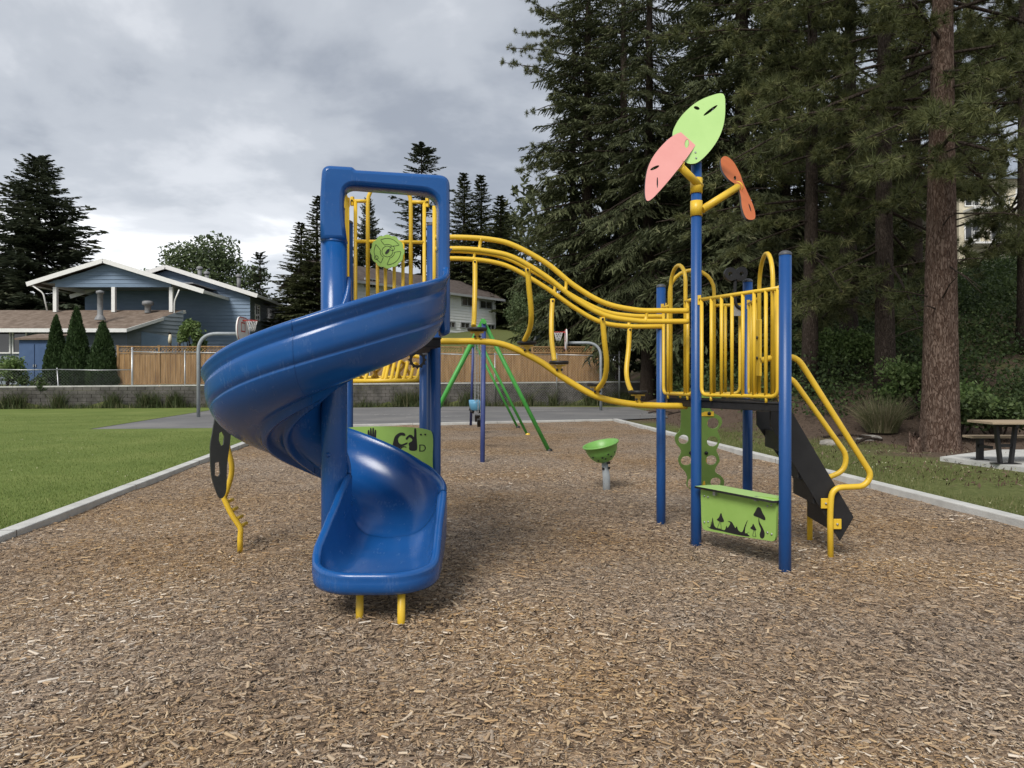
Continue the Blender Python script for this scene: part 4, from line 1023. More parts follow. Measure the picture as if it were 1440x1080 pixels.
# ------------------------------------------------------------------ bowl spinner
b = at(853, 684, 10.06); BS = thing('bowl_spinner', (b.x, b.y, 0), 'tilted green bowl spinner seat on a short grey post in the wood chips', 'spinner')
ax = (Vector((-0.05, -0.05, 0.52)) - Vector((0, 0, 0))).normalized()
mb = MB(); mb.tube([(b.x, b.y, -0.2), (b.x - 0.002, b.y, 0.13), (b.x - 0.03, b.y, 0.36)], [0.052, 0.052, 0.042], 16); po = mb.build('pole', MAT['greypole'], BS)
for s_ in ((-0.05, 0.25), (0.03, 0.26), (0.03, 0.33)):
    mb = MB(); mb.box((b.x + s_[0], b.y - 0.035, s_[1]), (0.03, 0.03, 0.03)); mb.build('bolt', MAT['black'], po)
Mw_ = Matrix.Translation((b.x - 0.03, b.y, 0.345)) @ Matrix.Rotation(R(-13), 4, 'Y') @ Matrix.Rotation(R(6), 4, 'X')
mb = MB(); mb.lathe([(0.0005, 0.0), (0.07, 0.0), (0.12, 0.02), (0.175, 0.08), (0.21, 0.15), (0.232, 0.235), (0.25, 0.24), (0.256, 0.25), (0.25, 0.262), (0.225, 0.258), (0.2, 0.16), (0.16, 0.085), (0.1, 0.035), (0.0005, 0.02)], None, 40, M=Mw_)
bw = mb.build('bowl', MAT['bowl'], BS)
for a, z, rr in ((-100, 0.10, 0.188), (-75, 0.13, 0.2), (-125, 0.06, 0.162), (-88, 0.075, 0.172), (-60, 0.085, 0.18), (-140, 0.12, 0.2), (-40, 0.13, 0.2)):
    mb = MB(); c = Mw_ @ Vector((rr * math.cos(R(a)), rr * math.sin(R(a)), z))
    mb.lathe([(0.0135, 0.0), (0.0135, 0.004), (0.0005, 0.004)], None, 10, M=Matrix.Translation(c) @ (Mw_.to_3x3() @ Vector((math.cos(R(a)), math.sin(R(a)), -0.45))).to_track_quat('Z', 'Y').to_matrix().to_4x4()); mb.build('drain_hole', MAT['black'], bw)

# ------------------------------------------------------------------ swing set
e0, e1 = Vector((-0.55, 14.2, 2.62)), Vector((-1.25, 23.4, 2.62))
SW = thing('swing_set', ((e0.x + e1.x) / 2, 18.8, 0), 'green and navy steel swing set behind the wavy bridge', 'swing set')
dv = (e1 - e0).normalized(); sd_ = Vector((dv.y, -dv.x, 0))
mb = MB(); mb.tube([e0 - dv * 0.1, e1 + dv * 0.1], 0.045, 12); mb.build('top_beam', MAT['swinggreen'], SW)
for t in (0.06, 0.56, 0.9):
    c = e0.lerp(e1, t)
    for s_ in (-1, 1):
        mb = MB(); ft = c + sd_ * 1.38 * s_ + dv * 0.12; ft.z = 0; mb.tube([c + sd_ * 0.05 * s_ + Vector((0, 0, -.02)), c.lerp(ft, 1.02)], 0.043 if t < 0.1 else 0.036, 12); lg = mb.build('leg', MAT['swinggreen'], SW)
        mb = MB(); mb.lathe([(0.07, -0.02), (0.06, 0.05), (0.045, 0.07)], (ft.x, ft.y, 0.0), 12); mb.build('foot', MAT['yellow'] if t == 0.56 else MAT['black'], lg)
    mb = MB(); mb.tube([c - dv * 0.09, c + dv * 0.09], 0.075, 14); mb.box(c + Vector((0, 0, 0.06)), (0.08, 0.12, 0.1)); cl_ = mb.build('clamp', MAT['swinggreen'], SW)
for p, foot in ((e0, Vector((-0.535, 13.1, 0))), (e1, Vector((-1.38, 24.2, 0)))):
    mb = MB(); mb.tube([p - Vector((0, 0, 0.02)), foot - Vector((0, 0, 0.1))], 0.043, 14); mb.build('post', MAT['swingblue'], SW)
def chain(mb, a, b, n):
    a, b = Vector(a), Vector(b)
    for k in range(n):
        p, q = a.lerp(b, (k - 0.15) / n), a.lerp(b, (k + 1.15) / n); d = (q - p); s_ = Vector((1, 0, 0)) if k % 2 else Vector((0, 1, 0))
        m_ = p.lerp(q, 0.5)
        mb.tube([p, m_ + s_ * 0.012, q, m_ - s_ * 0.012], 0.0045, 4, closed=True)
for i, t in enumerate((0.2, 0.42, 0.66, 0.82)):
    c = e0.lerp(e1, t); buck = i in (2, 3)
    lab = ['black belt swing seat nearest on the swing set', 'black belt swing seat second on the swing set', 'light blue bucket swing seat hanging beyond the belt seats', 'light blue bucket swing seat furthest on the swing set'][i]
    T = thing('swing', (c.x, c.y, 0.5), lab, 'swing', 'swings on the chains')
    z_ = 0.62 if not buck else 0.85
    for s_ in (-0.24, 0.24):
        mb = MB(); chain(mb, c + dv * s_ + Vector((0, 0, -0.05)), Vector((c.x + dv.x * s_ * 0.9, c.y + dv.y * s_ * 0.9, z_)), 40); mb.build('chain', MAT['galv'], T)
    ctr = Vector((c.x, c.y, z_))
    if buck:
        mb = MB(); mb.lathe([(0.10, -0.2), (0.15, -0.17), (0.17, -0.02), (0.165, 0.06), (0.15, 0.06), (0.15, -0.02), (0.13, -0.15), (0.0005, -0.17)], ctr, 16); mb.build('bucket_seat', MAT['lightblue'], T)
        mb = MB(); 
        for s_ in (-0.09, 0.09): mb.tube([ctr + sd_ * s_ + Vector((0, 0, -0.19)), ctr + sd_ * s_ * 1.3 + Vector((0, 0, -0.27))], 0.06, 10)
        mb.build('leg_hole_rim', MAT['black'], T)
    else:
        pts = [ctr + dv * s_ + Vector((0, 0, -0.16 * (1 - (s_ / 0.23) ** 2))) for s_ in np.linspace(-0.23, 0.23, 9)]
        mb = MB()
        for p, q in zip(pts[:-1], pts[1:]): mb.span(p, q, 0.16, 0.02)
        mb.build('belt_seat', MAT['black'], T)

# ------------------------------------------------------------------ basketball hoops
def hoop(base, sx, label):
    T = thing('basketball_hoop', (base.x, base.y, 0), label, 'basketball hoop', 'hoops on the asphalt court')
    zt_ = 3.42
    arm = 1.75
    mb = MB(); mb.tube(rounded([base + Vector((0, 0, -.1)), base + Vector((0, 0, zt_)), base + Vector((sx * arm, 0.15, zt_))], 0.75, 10), 0.07, 14); mb.build('pole', MAT['greypole'], T)
    bx = base + Vector((sx * arm, 0.15, zt_ + 0.22))
    M = frame(bx, (0.0, -sx * 1.0, 0) if sx > 0 else (0, 1, 0), (sx, -0.32 if sx > 0 else -0.18, 0))
    ol = smooth2([(-0.45, -0.42), (0, -0.46), (0.45, -0.42), (0.66, -0.1), (0.64, 0.28), (0.4, 0.52), (0, 0.6), (-0.4, 0.52), (-0.64, 0.28), (-0.66, -0.1)], 4)
    bb = plate('backboard', [ol], 0.05, M, MAT['white'], T)
    inner = [(a * 0.93, b_ * 0.93) for a, b_ in ol]
    plate('border', [ol, inner], 0.004, M @ Matrix.Translation((0, 0, 0.029)), MAT['red'], bb)
    plate('target', [[(-.23, -.25), (.23, -.25), (.23, .15), (-.23, .15)], [(-.18, -.20), (.18, -.20), (.18, .10), (-.18, .10)]], 0.004, M @ Matrix.Translation((0, 0, 0.029)), MAT['red'], bb)
    rc = M @ Vector((0, -0.32, 0.38))
    mb = MB(); mb.tube([rc + Vector((0.23 * math.cos(a), 0.23 * math.sin(a), 0)) for a in [2 * math.pi * k / 20 for k in range(20)]], 0.014, 6, closed=True)
    mb.span(M @ Vector((0, -0.32, 0.02)), M @ Vector((0, -0.32, 0.17)), 0.14, 0.06); rm = mb.build('rim', MAT['red'], T)
    mb = MB()
    for k in range(12):
        for s_ in (1, -1):
            pts = []
            for j in range(5):
                a = 2 * math.pi * (k + s_ * j * 0.5) / 12; r_ = 0.22 - 0.028 * j
                pts.append(rc + Vector((r_ * math.cos(a), r_ * math.sin(a), -0.11 * j)))
            mb.tube(pts, 0.006, 4)
    mb.build('net', MAT['white'], rm)
hoop(Vector((gx(279, 29.6), 29.6, 0)), 1, 'basketball hoop with white fan backboard beside the lawn at the near end of the court')
hoop(Vector((gx(845, 36.5), 36.5, 0)), -1, 'basketball hoop with white net seen edge on under the wavy bridge')

# ------------------------------------------------------------------ retaining wall, wooden fence, chain link fence
rw = random.Random(3)
RWt = thing('retaining_wall', (-10, wall_y(-10), 0), 'low grey block retaining wall below the wooden fence', 'retaining wall')
mb = MB(); A_, B_ = Vector((*WALL_A, 0)), Vector((*WALL_B, 0)); dW = (B_ - A_).normalized(); nW = Vector((dW.y, -dW.x, 0)); LW = (B_ - A_).length
angW = math.atan2(dW.y, dW.x)
bl_w, bl_h = 0.45, 0.2
mb2 = MB()
def wp(s_, off=0.0, z=0.0): return A_ + dW * s_ + nW * off + Vector((0, 0, z))
for r_ in range(7):
    s_ = (r_ % 2) * bl_w / 2
    while s_ < LW - 0.2:
        p = wp(s_ + bl_w / 2); top = wall_top(p.x)
        z0 = r_ * bl_h - 0.02; z1 = min(z0 + bl_h, top)
        if z1 - z0 > 0.05:
            mb.box(wp(s_ + bl_w / 2, -0.0 - r_ * 0.012 + rw.uniform(-0.012, 0.012), (z0 + z1) / 2), (bl_w - 0.018, 0.3, z1 - z0 - 0.014), rz=angW)
        s_ += bl_w
mb.build('block_course', MAT['block'], RWt, kind='stuff')
s_ = 0.0
while s_ < LW - 0.3:
    L_ = 1.2; p = wp(s_ + L_ / 2); q0 = wp(s_ + 0.006, -0.08, wall_top(wp(s_).x) + 0.04); q1 = wp(min(s_ + L_, LW) - 0.006, -0.08, wall_top(wp(s_ + L_).x) + 0.04)
    m3 = MB(); m3.span(q0, q1, 0.36, 0.08); m3.build('coping_stone', MAT['concrete'], RWt); s_ += L_
# wooden fence behind
def fence_line(px): 
    y = 38.0 + (px + 260) / 1165 * 8.6 + 0.25
    return Vector((gx(px, y), y, 0))
WF = thing('wooden_fence', fence_line(500), 'tall cedar board fence with lattice top on the retaining wall', 'fence')
fa, fb = fence_line(166), fence_line(843); dF = (fb - fa).normalized(); LF = (fb - fa).length; nF = Vector((dF.y, -dF.x, 0)); angF = math.atan2(dF.y, dF.x)
npan = 13; pw = LF / npan
for k in range(npan + 1):
    p = fa + dF * pw * k; zb = wall_top(p.x)
    mb = MB(); mb.box(p + Vector((0, 0, zb + 1.15)), (0.11, 0.11, 2.36), rz=angF); mb.box(p + Vector((0, 0, zb + 2.345)), (0.15, 0.15, 0.03), rz=angF); mb.build('fence_post', MAT['cedar'], WF)
for k in range(npan):
    zb = wall_top((fa + dF * pw * (k + 0.5)).x) + 0.08
    mb = MB(); nb = 15; bw_ = (pw - 0.13) / nb
    for i in range(nb):
        c = fa + dF * (pw * k + 0.065 + bw_ * (i + 0.5))
        mb.box(c + nF * (0.012 * (i % 2)) + Vector((0, 0, zb + 0.9 + rw.uniform(-.008, .008))), (bw_ - 0.008, 0.02, 1.78), rz=angF)
    mb.build('board_panel', MAT['cedar'], WF)
    for z in (0.06, 1.84, 2.2):
        m2 = MB(); m2.box(fa + dF * pw * (k + 0.5) + nF * 0.03 + Vector((0, 0, zb + z)), (pw - 0.112, 0.045, 0.07), rz=angF); m2.build('fence_rail', MAT['cedar'], WF)
    mb = MB(); n_ = 12
    for i in range(-2, n_ + 1):
        for sgn in (1, -1):
            s0 = (pw - 0.13) * i / n_; x0, x1 = s0, s0 + 0.30
            if sgn < 0: x0, x1 = x1, x0
            def cl_(x, z): return x, z
            za, zc_ = zb + 1.88, zb + 2.17
            # clip to the panel
            lo_, hi_ = 0.0, pw - 0.13
            if min(x0, x1) < lo_ - 0.001 or max(x0, x1) > hi_ + 0.001: continue
            a = fa + dF * (pw * k + 0.065 + x0) + nF * (0.008 * sgn) + Vector((0, 0, za)); b_ = fa + dF * (pw * k + 0.065 + x1) + nF * (0.008 * sgn) + Vector((0, 0, zc_))
            mb.span(a, b_, 0.012, 0.035)
    mb.build('lattice', MAT['cedar'], WF)
# chain link fence
CF = thing('chain_link_fence', (gx(500, 41), 41, 0), 'galvanised chain link fence in front of the block wall', 'fence')
def cl_line(px): 
    y = 36.9 + (px + 260) / 1165 * 8.5
    return Vector((gx(px, y), y, 0))
def cl_top(px): return 2.15 if px < 180 else 3.15
cpx = [-120, -20, 84, 186, 260, 345, 430, 520, 613, 696, 783, 871]
for k, px in enumerate(cpx):
    p = cl_line(px); big = px in (186, 871)
    mb = MB(); t = 3.3 if big else cl_top(px + 1); lean = 0.14 if px == 84 else 0
    mb.tube([p - Vector((0, 0, 0.1)), p + Vector((-lean, 0, t))], 0.06 if big else 0.032, 10); po = mb.build('fence_post', MAT['galv'], CF)
    mb = MB(); mb.lathe([(0.07 if big else 0.038, 0), (0.05 if big else 0.03, 0.05), (0.0005, 0.07)], p + Vector((-lean, 0, t)), 10); mb.build('post_cap', MAT['galv'], po)
for a, b_ in zip(cpx[:-1], cpx[1:]):
    p, q = cl_line(a), cl_line(b_); z = cl_top((a + b_) / 2)
    mb = MB(); mb.tube([p + Vector((0, 0, z - 0.03)), p.lerp(q, 0.5) + Vector((0, 0, z - 0.06)), q + Vector((0, 0, z - 0.03))], 0.026, 8); mb.build('top_rail', MAT['galv'], CF)
    mb = MB(); L_ = (q - p).length; d_ = (q - p).normalized(); n_ = int(L_ / 0.16); zt_ = z - 0.06
    for i in range(-int(zt_ / 0.16), n_):
        for sgn in (1, -1):
            x0, x1, z0, z1 = i * 0.16, i * 0.16 + zt_, 0.02, zt_
            if x0 < 0: z0 += -x0; x0 = 0
            if x1 > L_: z1 -= (x1 - L_); x1 = L_
            if z1 - z0 < 0.05 or x1 <= x0: continue
            if sgn < 0: x0, x1 = L_ - x0, L_ - x1
            A__, B__ = p + d_ * x0 + Vector((0, 0.01 * sgn, z0)), p + d_ * x1 + Vector((0, 0.01 * sgn, z1))
            mb.tube([A__, B__], 0.0026, 3, caps=False)
    mb.build('wire_mesh', MAT['galv'], CF, kind='stuff', recalc=False)

# ------------------------------------------------------------------ houses
def siding(mb, a, b, z0, ztop, nrm, pitch=0.27, lap=0.045):
    """lapped boards on the wall from a to b (2-D), z0 up to ztop(s)"""
    a, b = Vector((a[0], a[1], 0)), Vector((b[0], b[1], 0)); L_ = (b - a).length; nrm = Vector(nrm)
    z = z0; n_ = 40
    zmax = max(ztop(k / n_) for k in range(n_ + 1))
    while z < zmax - 0.02:
        z1 = min(z + pitch, zmax)
        # the stretch of this course below the roofline
        ok = [k / n_ for k in range(n_ + 1) if ztop(k / n_) >= z + 0.02]
        if ok:
            s0, s1 = ok[0], ok[-1]
            p, q = a.lerp(b, s0), a.lerp(b, s1)
            ok1 = [k / n_ for k in range(n_ + 1) if ztop(k / n_) >= z1 - 0.001]
            t0, t1 = (ok1[0], ok1[-1]) if ok1 else ((s0 + s1) / 2, (s0 + s1) / 2)
            p1, q1 = a.lerp(b, t0), a.lerp(b, t1)
            lo = nrm * lap; Z = lambda v, zz__: Vector((v.x, v.y, zz__))
            mb.add([Z(p, z) + lo, Z(q, z) + lo, Z(q1, z1), Z(p1, z1), Z(p, z), Z(q, z)], [(0, 1, 2, 3), (4, 5, 1, 0)])
        z = z1
def window(T, o, u, w, h, nrm, frame_mat='white', mull=True, parent=None):
    """window centred at o on a wall: frame (part), pane (sub-part)"""
    M = frame(o, u, nrm)
    fr = plate('window', [[(-w / 2, -h / 2), (w / 2, -h / 2), (w / 2, h / 2), (-w / 2, h / 2)], [(-w / 2 + .09, -h / 2 + .09), (w / 2 - .09, -h / 2 + .09), (w / 2 - .09, h / 2 - .09), (-w / 2 + .09, h / 2 - .09)]], 0.12, M, MAT[frame_mat], T)
    mb = MB(); mb.box(None, (w - 0.17, h - 0.17, 0.02), M=M); mb.build('pane', MAT['glass'], fr)
    if mull:
        mb = MB(); mb.box(None, (0.06, h - 0.16, 0.06), M=M); mb.build('mullion', MAT[frame_mat], fr)
    return fr
def slab(mb, pts, th):
    """roof slab: quad of world points, thickness downward"""
    P = [Vector(p) for p in pts]; n = len(P)
    mb.add(P + [p - Vector((0, 0, th)) for p in P], [list(range(n)), [i + n for i in range(n)][::-1]] + [(i, i + n, (i + 1) % n + n, (i + 1) % n) for i in range(n)])

H1 = thing('blue_house', (-26, 50, 1.2), 'blue grey house with white trimmed gables and a covered balcony', 'house')
# main block (behind), gable towards the camera
def P_(px, py, y): return at(px, py, y)
cR = P_(352, 413, 54); cL_x = gx(120, 54); ap = P_(238, 377, 54); eave_z = cR.z; zb = 1.0
mb = MB(); 
def gtop(s_):
    x = cL_x + (cR.x - cL_x) * s_
    return min(ap.z - (x - ap.x) * (ap.z - eave_z) / (cR.x - ap.x), ap.z - (ap.x - x) * (ap.z - eave_z) / (cR.x - ap.x)) - 0.1
siding(mb, (cL_x, 54), (cR.x, 54), zb, gtop, (0, -1, 0)); mb.build('front_siding', MAT['siding_blue'], H1, recalc=False)
sr = Vector((-20.25, 69.5, 0))
mb = MB(); siding(mb, (cR.x, 54), (sr.x, sr.y), zb, lambda s_: eave_z - 0.12, (0.99, 0.05, 0)); mb.build('side_siding', MAT['siding_grey'], H1, recalc=False)
mb = MB(); dz = (ap.z - eave_z); rx = cR.x - ap.x
ov = 0.75
def rz_(x): return ap.z + 0.12 - abs(x - ap.x) * dz / rx
slab(mb, [(ap.x, 53.4, rz_(ap.x)), (cR.x + ov, 53.4, rz_(cR.x + ov)), (sr.x + ov, 70, rz_(cR.x + ov)), (ap.x - 0.6, 70, rz_(ap.x))], 0.14)
slab(mb, [(ap.x, 53.4, rz_(ap.x)), (ap.x - 0.6, 70, rz_(ap.x)), (cL_x - ov, 70, rz_(cL_x)), (cL_x - ov, 53.4, rz_(cL_x))], 0.14)
rf_ = mb.build('roof', MAT['shingle_dark'], H1)
mb = MB()
for x1 in (cR.x + ov, cL_x - ov):
    mb.span((ap.x, 53.37, rz_(ap.x) - 0.12), (x1, 53.37, rz_(x1) - 0.12), 0.05, 0.3)
mb.span((cR.x + ov, 53.4, rz_(cR.x + ov) - 0.1), (sr.x + ov, 70, rz_(cR.x + ov) - 0.1), 0.08, 0.2)
mb.build('fascia', MAT['white'], rf_)
for px, py in ((281, 383), (291, 390), (336, 394)):
    p = P_(px, py, 58); mb = MB(); mb.tube([p - Vector((0, 0, 0.9)), p + Vector((0, 0, 0.25))], 0.16, 10); mb.lathe([(0.24, 0.25), (0.24, 0.4), (0.1, 0.48), (0.0005, 0.5)], p, 12); mb.build('roof_vent', MAT['duct'], rf_)
ys_ = [55.6, 58.8, 62.9, 64.6]
for yy in ys_:
    t = (yy - 54) / 15.5; x = cR.x + (sr.x - cR.x) * t
    window(H1, (x + 0.04, yy, 6.75), (-0.05, 1, 0), 1.15, 1.25, (1, 0.05, 0))
# balcony wing
apb = P_(152, 368, 50); elb = P_(48, 401, 50); erb = P_(290, 411, 50)
sl_l = (apb.z - elb.z) / (apb.x - elb.x); sl_r = (apb.z - erb.z) / (erb.x - apb.x)
mb = MB()
slab(mb, [(apb.x, 49.4, apb.z + .1), (erb.x, 49.4, erb.z + .1), (erb.x, 58, erb.z + .1), (apb.x, 58, apb.z + .1)], 0.14)
slab(mb, [(apb.x, 49.4, apb.z + .1), (apb.x, 58, apb.z + .1), (elb.x, 58, elb.z + .1), (elb.x, 49.4, elb.z + .1)], 0.14)
rb = mb.build('roof', MAT['shingle_dark'], H1)
mb = MB(); mb.span((apb.x, 49.37, apb.z - 0.03), (elb.x - 0.1, 49.37, elb.z - 0.03), 0.05, 0.3); mb.span((apb.x, 49.37, apb.z - 0.03), (erb.x + 0.1, 49.37, erb.z - 0.03), 0.05, 0.3)
mb.span((elb.x, 49.4, elb.z - 0.02), (elb.x, 58, elb.z - 0.02), 0.1, 0.2); mb.span((erb.x, 49.4, erb.z - 0.02), (erb.x, 58, erb.z - 0.02), 0.1, 0.2); mb.build('fascia', MAT['white'], rb)
zbeam = P_(150, 398.5, 50).z
x0_, x1_ = gx(78, 50), gx(241, 50)
def gtb(s_):
    x = x0_ - 0.8 + (x1_ - x0_ + 1.6) * s_
    return (apb.z - (x - apb.x) * sl_r if x > apb.x else apb.z - (apb.x - x) * sl_l) - 0.12
mb = MB(); siding(mb, (x0_ - 0.8, 50), (x1_ + 0.8, 50), zbeam, gtb, (0, -1, 0)); mb.build('gable_siding', MAT['siding_blue'], H1, recalc=False)
mb = MB(); mb.box(((x0_ + x1_) / 2, 54, zbeam + 0.02), (x1_ - x0_ + 3.0, 8, 0.06)); mb.build('balcony_ceiling', MAT['soffit'], H1)
mb = MB(); mb.span((x0_, 50.06, zbeam - 0.13), (x1_, 50.06, zbeam - 0.13), 0.16, 0.26); mb.build('beam', MAT['siding_blue'], H1)
mb = MB(); mb.span((x0_, 50.15, zbeam - 0.16), (x0_, 57.8, zbeam - 0.16), 0.14, 0.3); mb.build('beam', MAT['white'], H1)
zfl = P_(150, 434, 50).z
for px, y in ((78, 50), (160, 50), (241, 50), (78, 57.5)):
    x = gx(px, 50) if y < 57 else x0_
    mb = MB(); mb.box((x, y + 0.04, (zbeam + zfl) / 2 - 0.25), (0.24, 0.24, zbeam - zfl - 0.02)); mb.build('balcony_post', MAT['white'], H1)
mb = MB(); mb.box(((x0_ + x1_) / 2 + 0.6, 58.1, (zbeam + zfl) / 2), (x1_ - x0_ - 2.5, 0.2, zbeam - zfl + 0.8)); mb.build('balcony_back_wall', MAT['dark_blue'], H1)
window(H1, (gx(203, 57.9), 57.96, zfl + 1.5), (1, 0, 0), 2.6, 1.6, (0, -1, 0))
mb = MB(); mb.tube(rounded([(elb.x + 0.25, 49.45, elb.z - 0.1), (elb.x + 0.9, 49.6, elb.z - 0.6), (elb.x + 1.1, 49.7, zfl - 0.2)], 0.2), 0.05, 8); mb.build('downspout', MAT['white'], H1)
mb = MB(); mb.tube(rounded([(erb.x - 1.6, 49.45, erb.z + 0.1), (erb.x - 2.0, 49.6, erb.z - 0.7), (erb.x - 2.0, 49.6, erb.z - 2.4)], 0.2), 0.05, 8); mb.build('downspout', MAT['white'], H1)
# low carport wing
ez = P_(100, 462, 46).z; bz = zfl - 0.05
mb = MB(); xr_e, xr_b = gx(178, 46), gx(255, 50)
slab(mb, [(-48, 46, ez), (xr_e, 46, ez), (xr_b, 50.6, bz), (-50, 50.6, bz)], 0.12); rl = mb.build('roof', MAT['shingle'], H1)
mb = MB(); mb.span((-48, 45.95, ez - 0.12), (xr_e + 0.05, 45.95, ez - 0.12), 0.08, 0.24); mb.span((xr_e + 0.02, 45.95, ez - 0.12), (xr_b + 0.03, 50.6, bz - 0.12), 0.08, 0.2); mb.build('fascia', MAT['white'], rl)
mb = MB(); siding(mb, (-48, 46.9), (gx(178, 46.9), 46.9), zb, lambda s_: ez + 0.1, (0, -1, 0)); mb.build('carport_siding', MAT['siding_grey'], H1, recalc=False)
xa, xb_ = gx(178, 46.9), gx(258, 49.8)
mb = MB(); siding(mb, (xa, 46.92), (xb_, 49.8), zb, lambda s_: ez + 0.05 + (bz - ez - 0.1) * s_, (0.55, -0.83, 0)); mb.build('end_siding', MAT['siding_grey'], H1, recalc=False)
mb = MB(); d_ = Vector((xb_ - xa, 2.88, 0)).normalized(); nn = Vector((d_.y, -d_.x, 0))
pA = Vector((xa, 46.92, 0)) + d_ * 0.9 + nn * 0.05; pB = Vector((xb_, 49.8, 0)) + d_ * 0.3 + nn * 0.05
mb.add([pA + Vector((0, 0, zb)), pB + Vector((0, 0, zb)), pB + Vector((0, 0, 4.35)), pA + Vector((0, 0, 4.75)), pA + nn * -0.04 + Vector((0, 0, 4.75)), pB + nn * -0.04 + Vector((0, 0, 4.35))], [(0, 1, 2, 3), (3, 2, 5, 4)])
mb.build('blue_wall_panel', MAT['siding_blue'], H1)
for px0, px1 in ((-40, 16), (18, 39)):
    xc = gx((px0 + px1) / 2, 46.85); w = gx(px1, 46.85) - gx(px0, 46.85)
    window(H1, (xc, 46.83, P_(0, 481, 46.85).z), (1, 0, 0), w, 1.5, (0, -1, 0), mull=False)
# metal flue and vent on the carport roof
p = P_(141, 448, 47.3); mb = MB(); mb.lathe([(0.34, -0.1), (0.3, 0.05), (0.2, 0.2), (0.17, 0.24), (0.17, 1.6), (0.24, 1.62), (0.24, 1.78), (0.0005, 1.86)], p, 16); mb.build('flue', MAT['duct'], rl)
p = P_(208, 436, 49.8); mb = MB(); mb.lathe([(0.2, -0.2), (0.2, 0.3), (0.36, 0.34), (0.36, 0.55), (0.25, 0.62), (0.0005, 0.64)], p, 16); mb.build('roof_vent', MAT['duct'], rl)

# small blue garden shed
SH = thing('garden_shed', (gx(50, 43), 43, 1.1), 'small dark blue garden shed left of the columnar cedars', 'shed')
x0s, x1s = gx(27, 43), gx(72, 43); zt_ = P_(40, 477, 43).z; zb_ = 1.0
mb = MB(); mb.box(((x0s + x1s) / 2, 43.9, (zb_ + zt_) / 2), (x1s - x0s, 1.8, zt_ - zb_)); mb.build('wall', MAT['dark_blue'], SH)
mb = MB(); slab(mb, [(x0s - 0.15, 42.8, zt_ + 0.05), (x1s + 0.15, 42.8, zt_ + 0.05), (x1s + 0.15, 45, zt_ + 0.45), (x0s - 0.15, 45, zt_ + 0.45)], 0.1); mb.build('roof', MAT['shingle'], SH)
for xx in (0.28, 0.72):
    mb = MB(); mb.box((x0s + (x1s - x0s) * xx, 42.98, (zb_ + zt_) / 2 - 0.1), ((x1s - x0s) * 0.4, 0.04, zt_ - zb_ - 0.4)); dr = mb.build('door', MAT['dark_blue'], SH)
    mb = MB(); mb.box((x0s + (x1s - x0s) * (0.47 if xx < 0.5 else 0.54), 42.94, 2.4), (0.05, 0.05, 0.15)); mb.build('handle', MAT['galv'], dr)

# white two storey house
H2 = thing('white_house', (-8, 72, 5), 'white sided two storey house with brown roof behind the fence', 'house')
wl, wr = Vector((gx(480, 60.5), 60.5, 0)), Vector((gx(697, 75.0), 75.0, 0)); ez2 = 10.0; dH = (wr - wl).normalized(); nH = Vector((dH.y, -dH.x, 0))
mb = MB(); siding(mb, (wl.x, wl.y), (wr.x, wr.y), 3.0, lambda s_: ez2, nH, pitch=0.27); mb.build('front_siding', MAT['siding_white'], H2, recalc=False)
wr2 = wr - nH * 8; wl2 = wl - nH * 8
mb = MB(); siding(mb, (wr.x, wr.y), (wr2.x, wr2.y), 3.0, lambda s_: ez2 + 1.9 * (1 - abs(2 * s_ - 1)), dH, pitch=0.25); mb.build('end_siding', MAT['siding_white'], H2, recalc=False); mb = MB(); siding(mb, (wl2.x, wl2.y), (wl.x, wl.y), 3.0, lambda s_: ez2 + 1.9 * (1 - abs(2 * s_ - 1)), -dH, pitch=0.25); mb.build('end_siding', MAT['siding_white'], H2, recalc=False)
mb = MB(); U = Vector((0, 0, 1)); o1, o2 = wl - dH * 0.6 + nH * 0.6, wr + dH * 0.8 + nH * 0.6; o3, o4 = wr2 + dH * 0.8 - nH * .6, wl2 - dH * 0.6 - nH * .6; r1, r2 = (o1 + o4) / 2, (o2 + o3) / 2
slab(mb, [o1 + U * (ez2 - 0.05), o2 + U * (ez2 - 0.05), r2 + U * (ez2 + 2.1), r1 + U * (ez2 + 2.1)], 0.12); slab(mb, [r1 + U * (ez2 + 2.1), r2 + U * (ez2 + 2.1), o3 + U * (ez2 - 0.05), o4 + U * (ez2 - 0.05)], 0.12); rr_ = mb.build('roof', MAT['shingle_dark'], H2)
mb = MB(); mb.span(o1 + U * (ez2 - 0.12), o2 + U * (ez2 - 0.12), 0.08, 0.22); mb.build('fascia', MAT['soffit'], rr_)
def onwall(px, a, b):
    k = (px - HX) / F; d = b - a; t = (k * a.y - a.x) / (d.x - k * d.y); return a + d * t
for px, pyt, pyb, w in ((523, 392, 405, 1.6), (657, 418, 431, 1.7), (683, 423, 435, 1.9), (634, 452, 461, 1.1), (653.5, 453, 462, 1.3), (690, 456, 466, 1.1)):
    p = onwall(px, wl, wr); z = at(0, (pyt + pyb) / 2, p.y).z; h = (pyb - pyt) / F * p.y
    window(H2, p + nH * 0.04 + U * z, dH, w, h, nH, frame_mat='soffit')

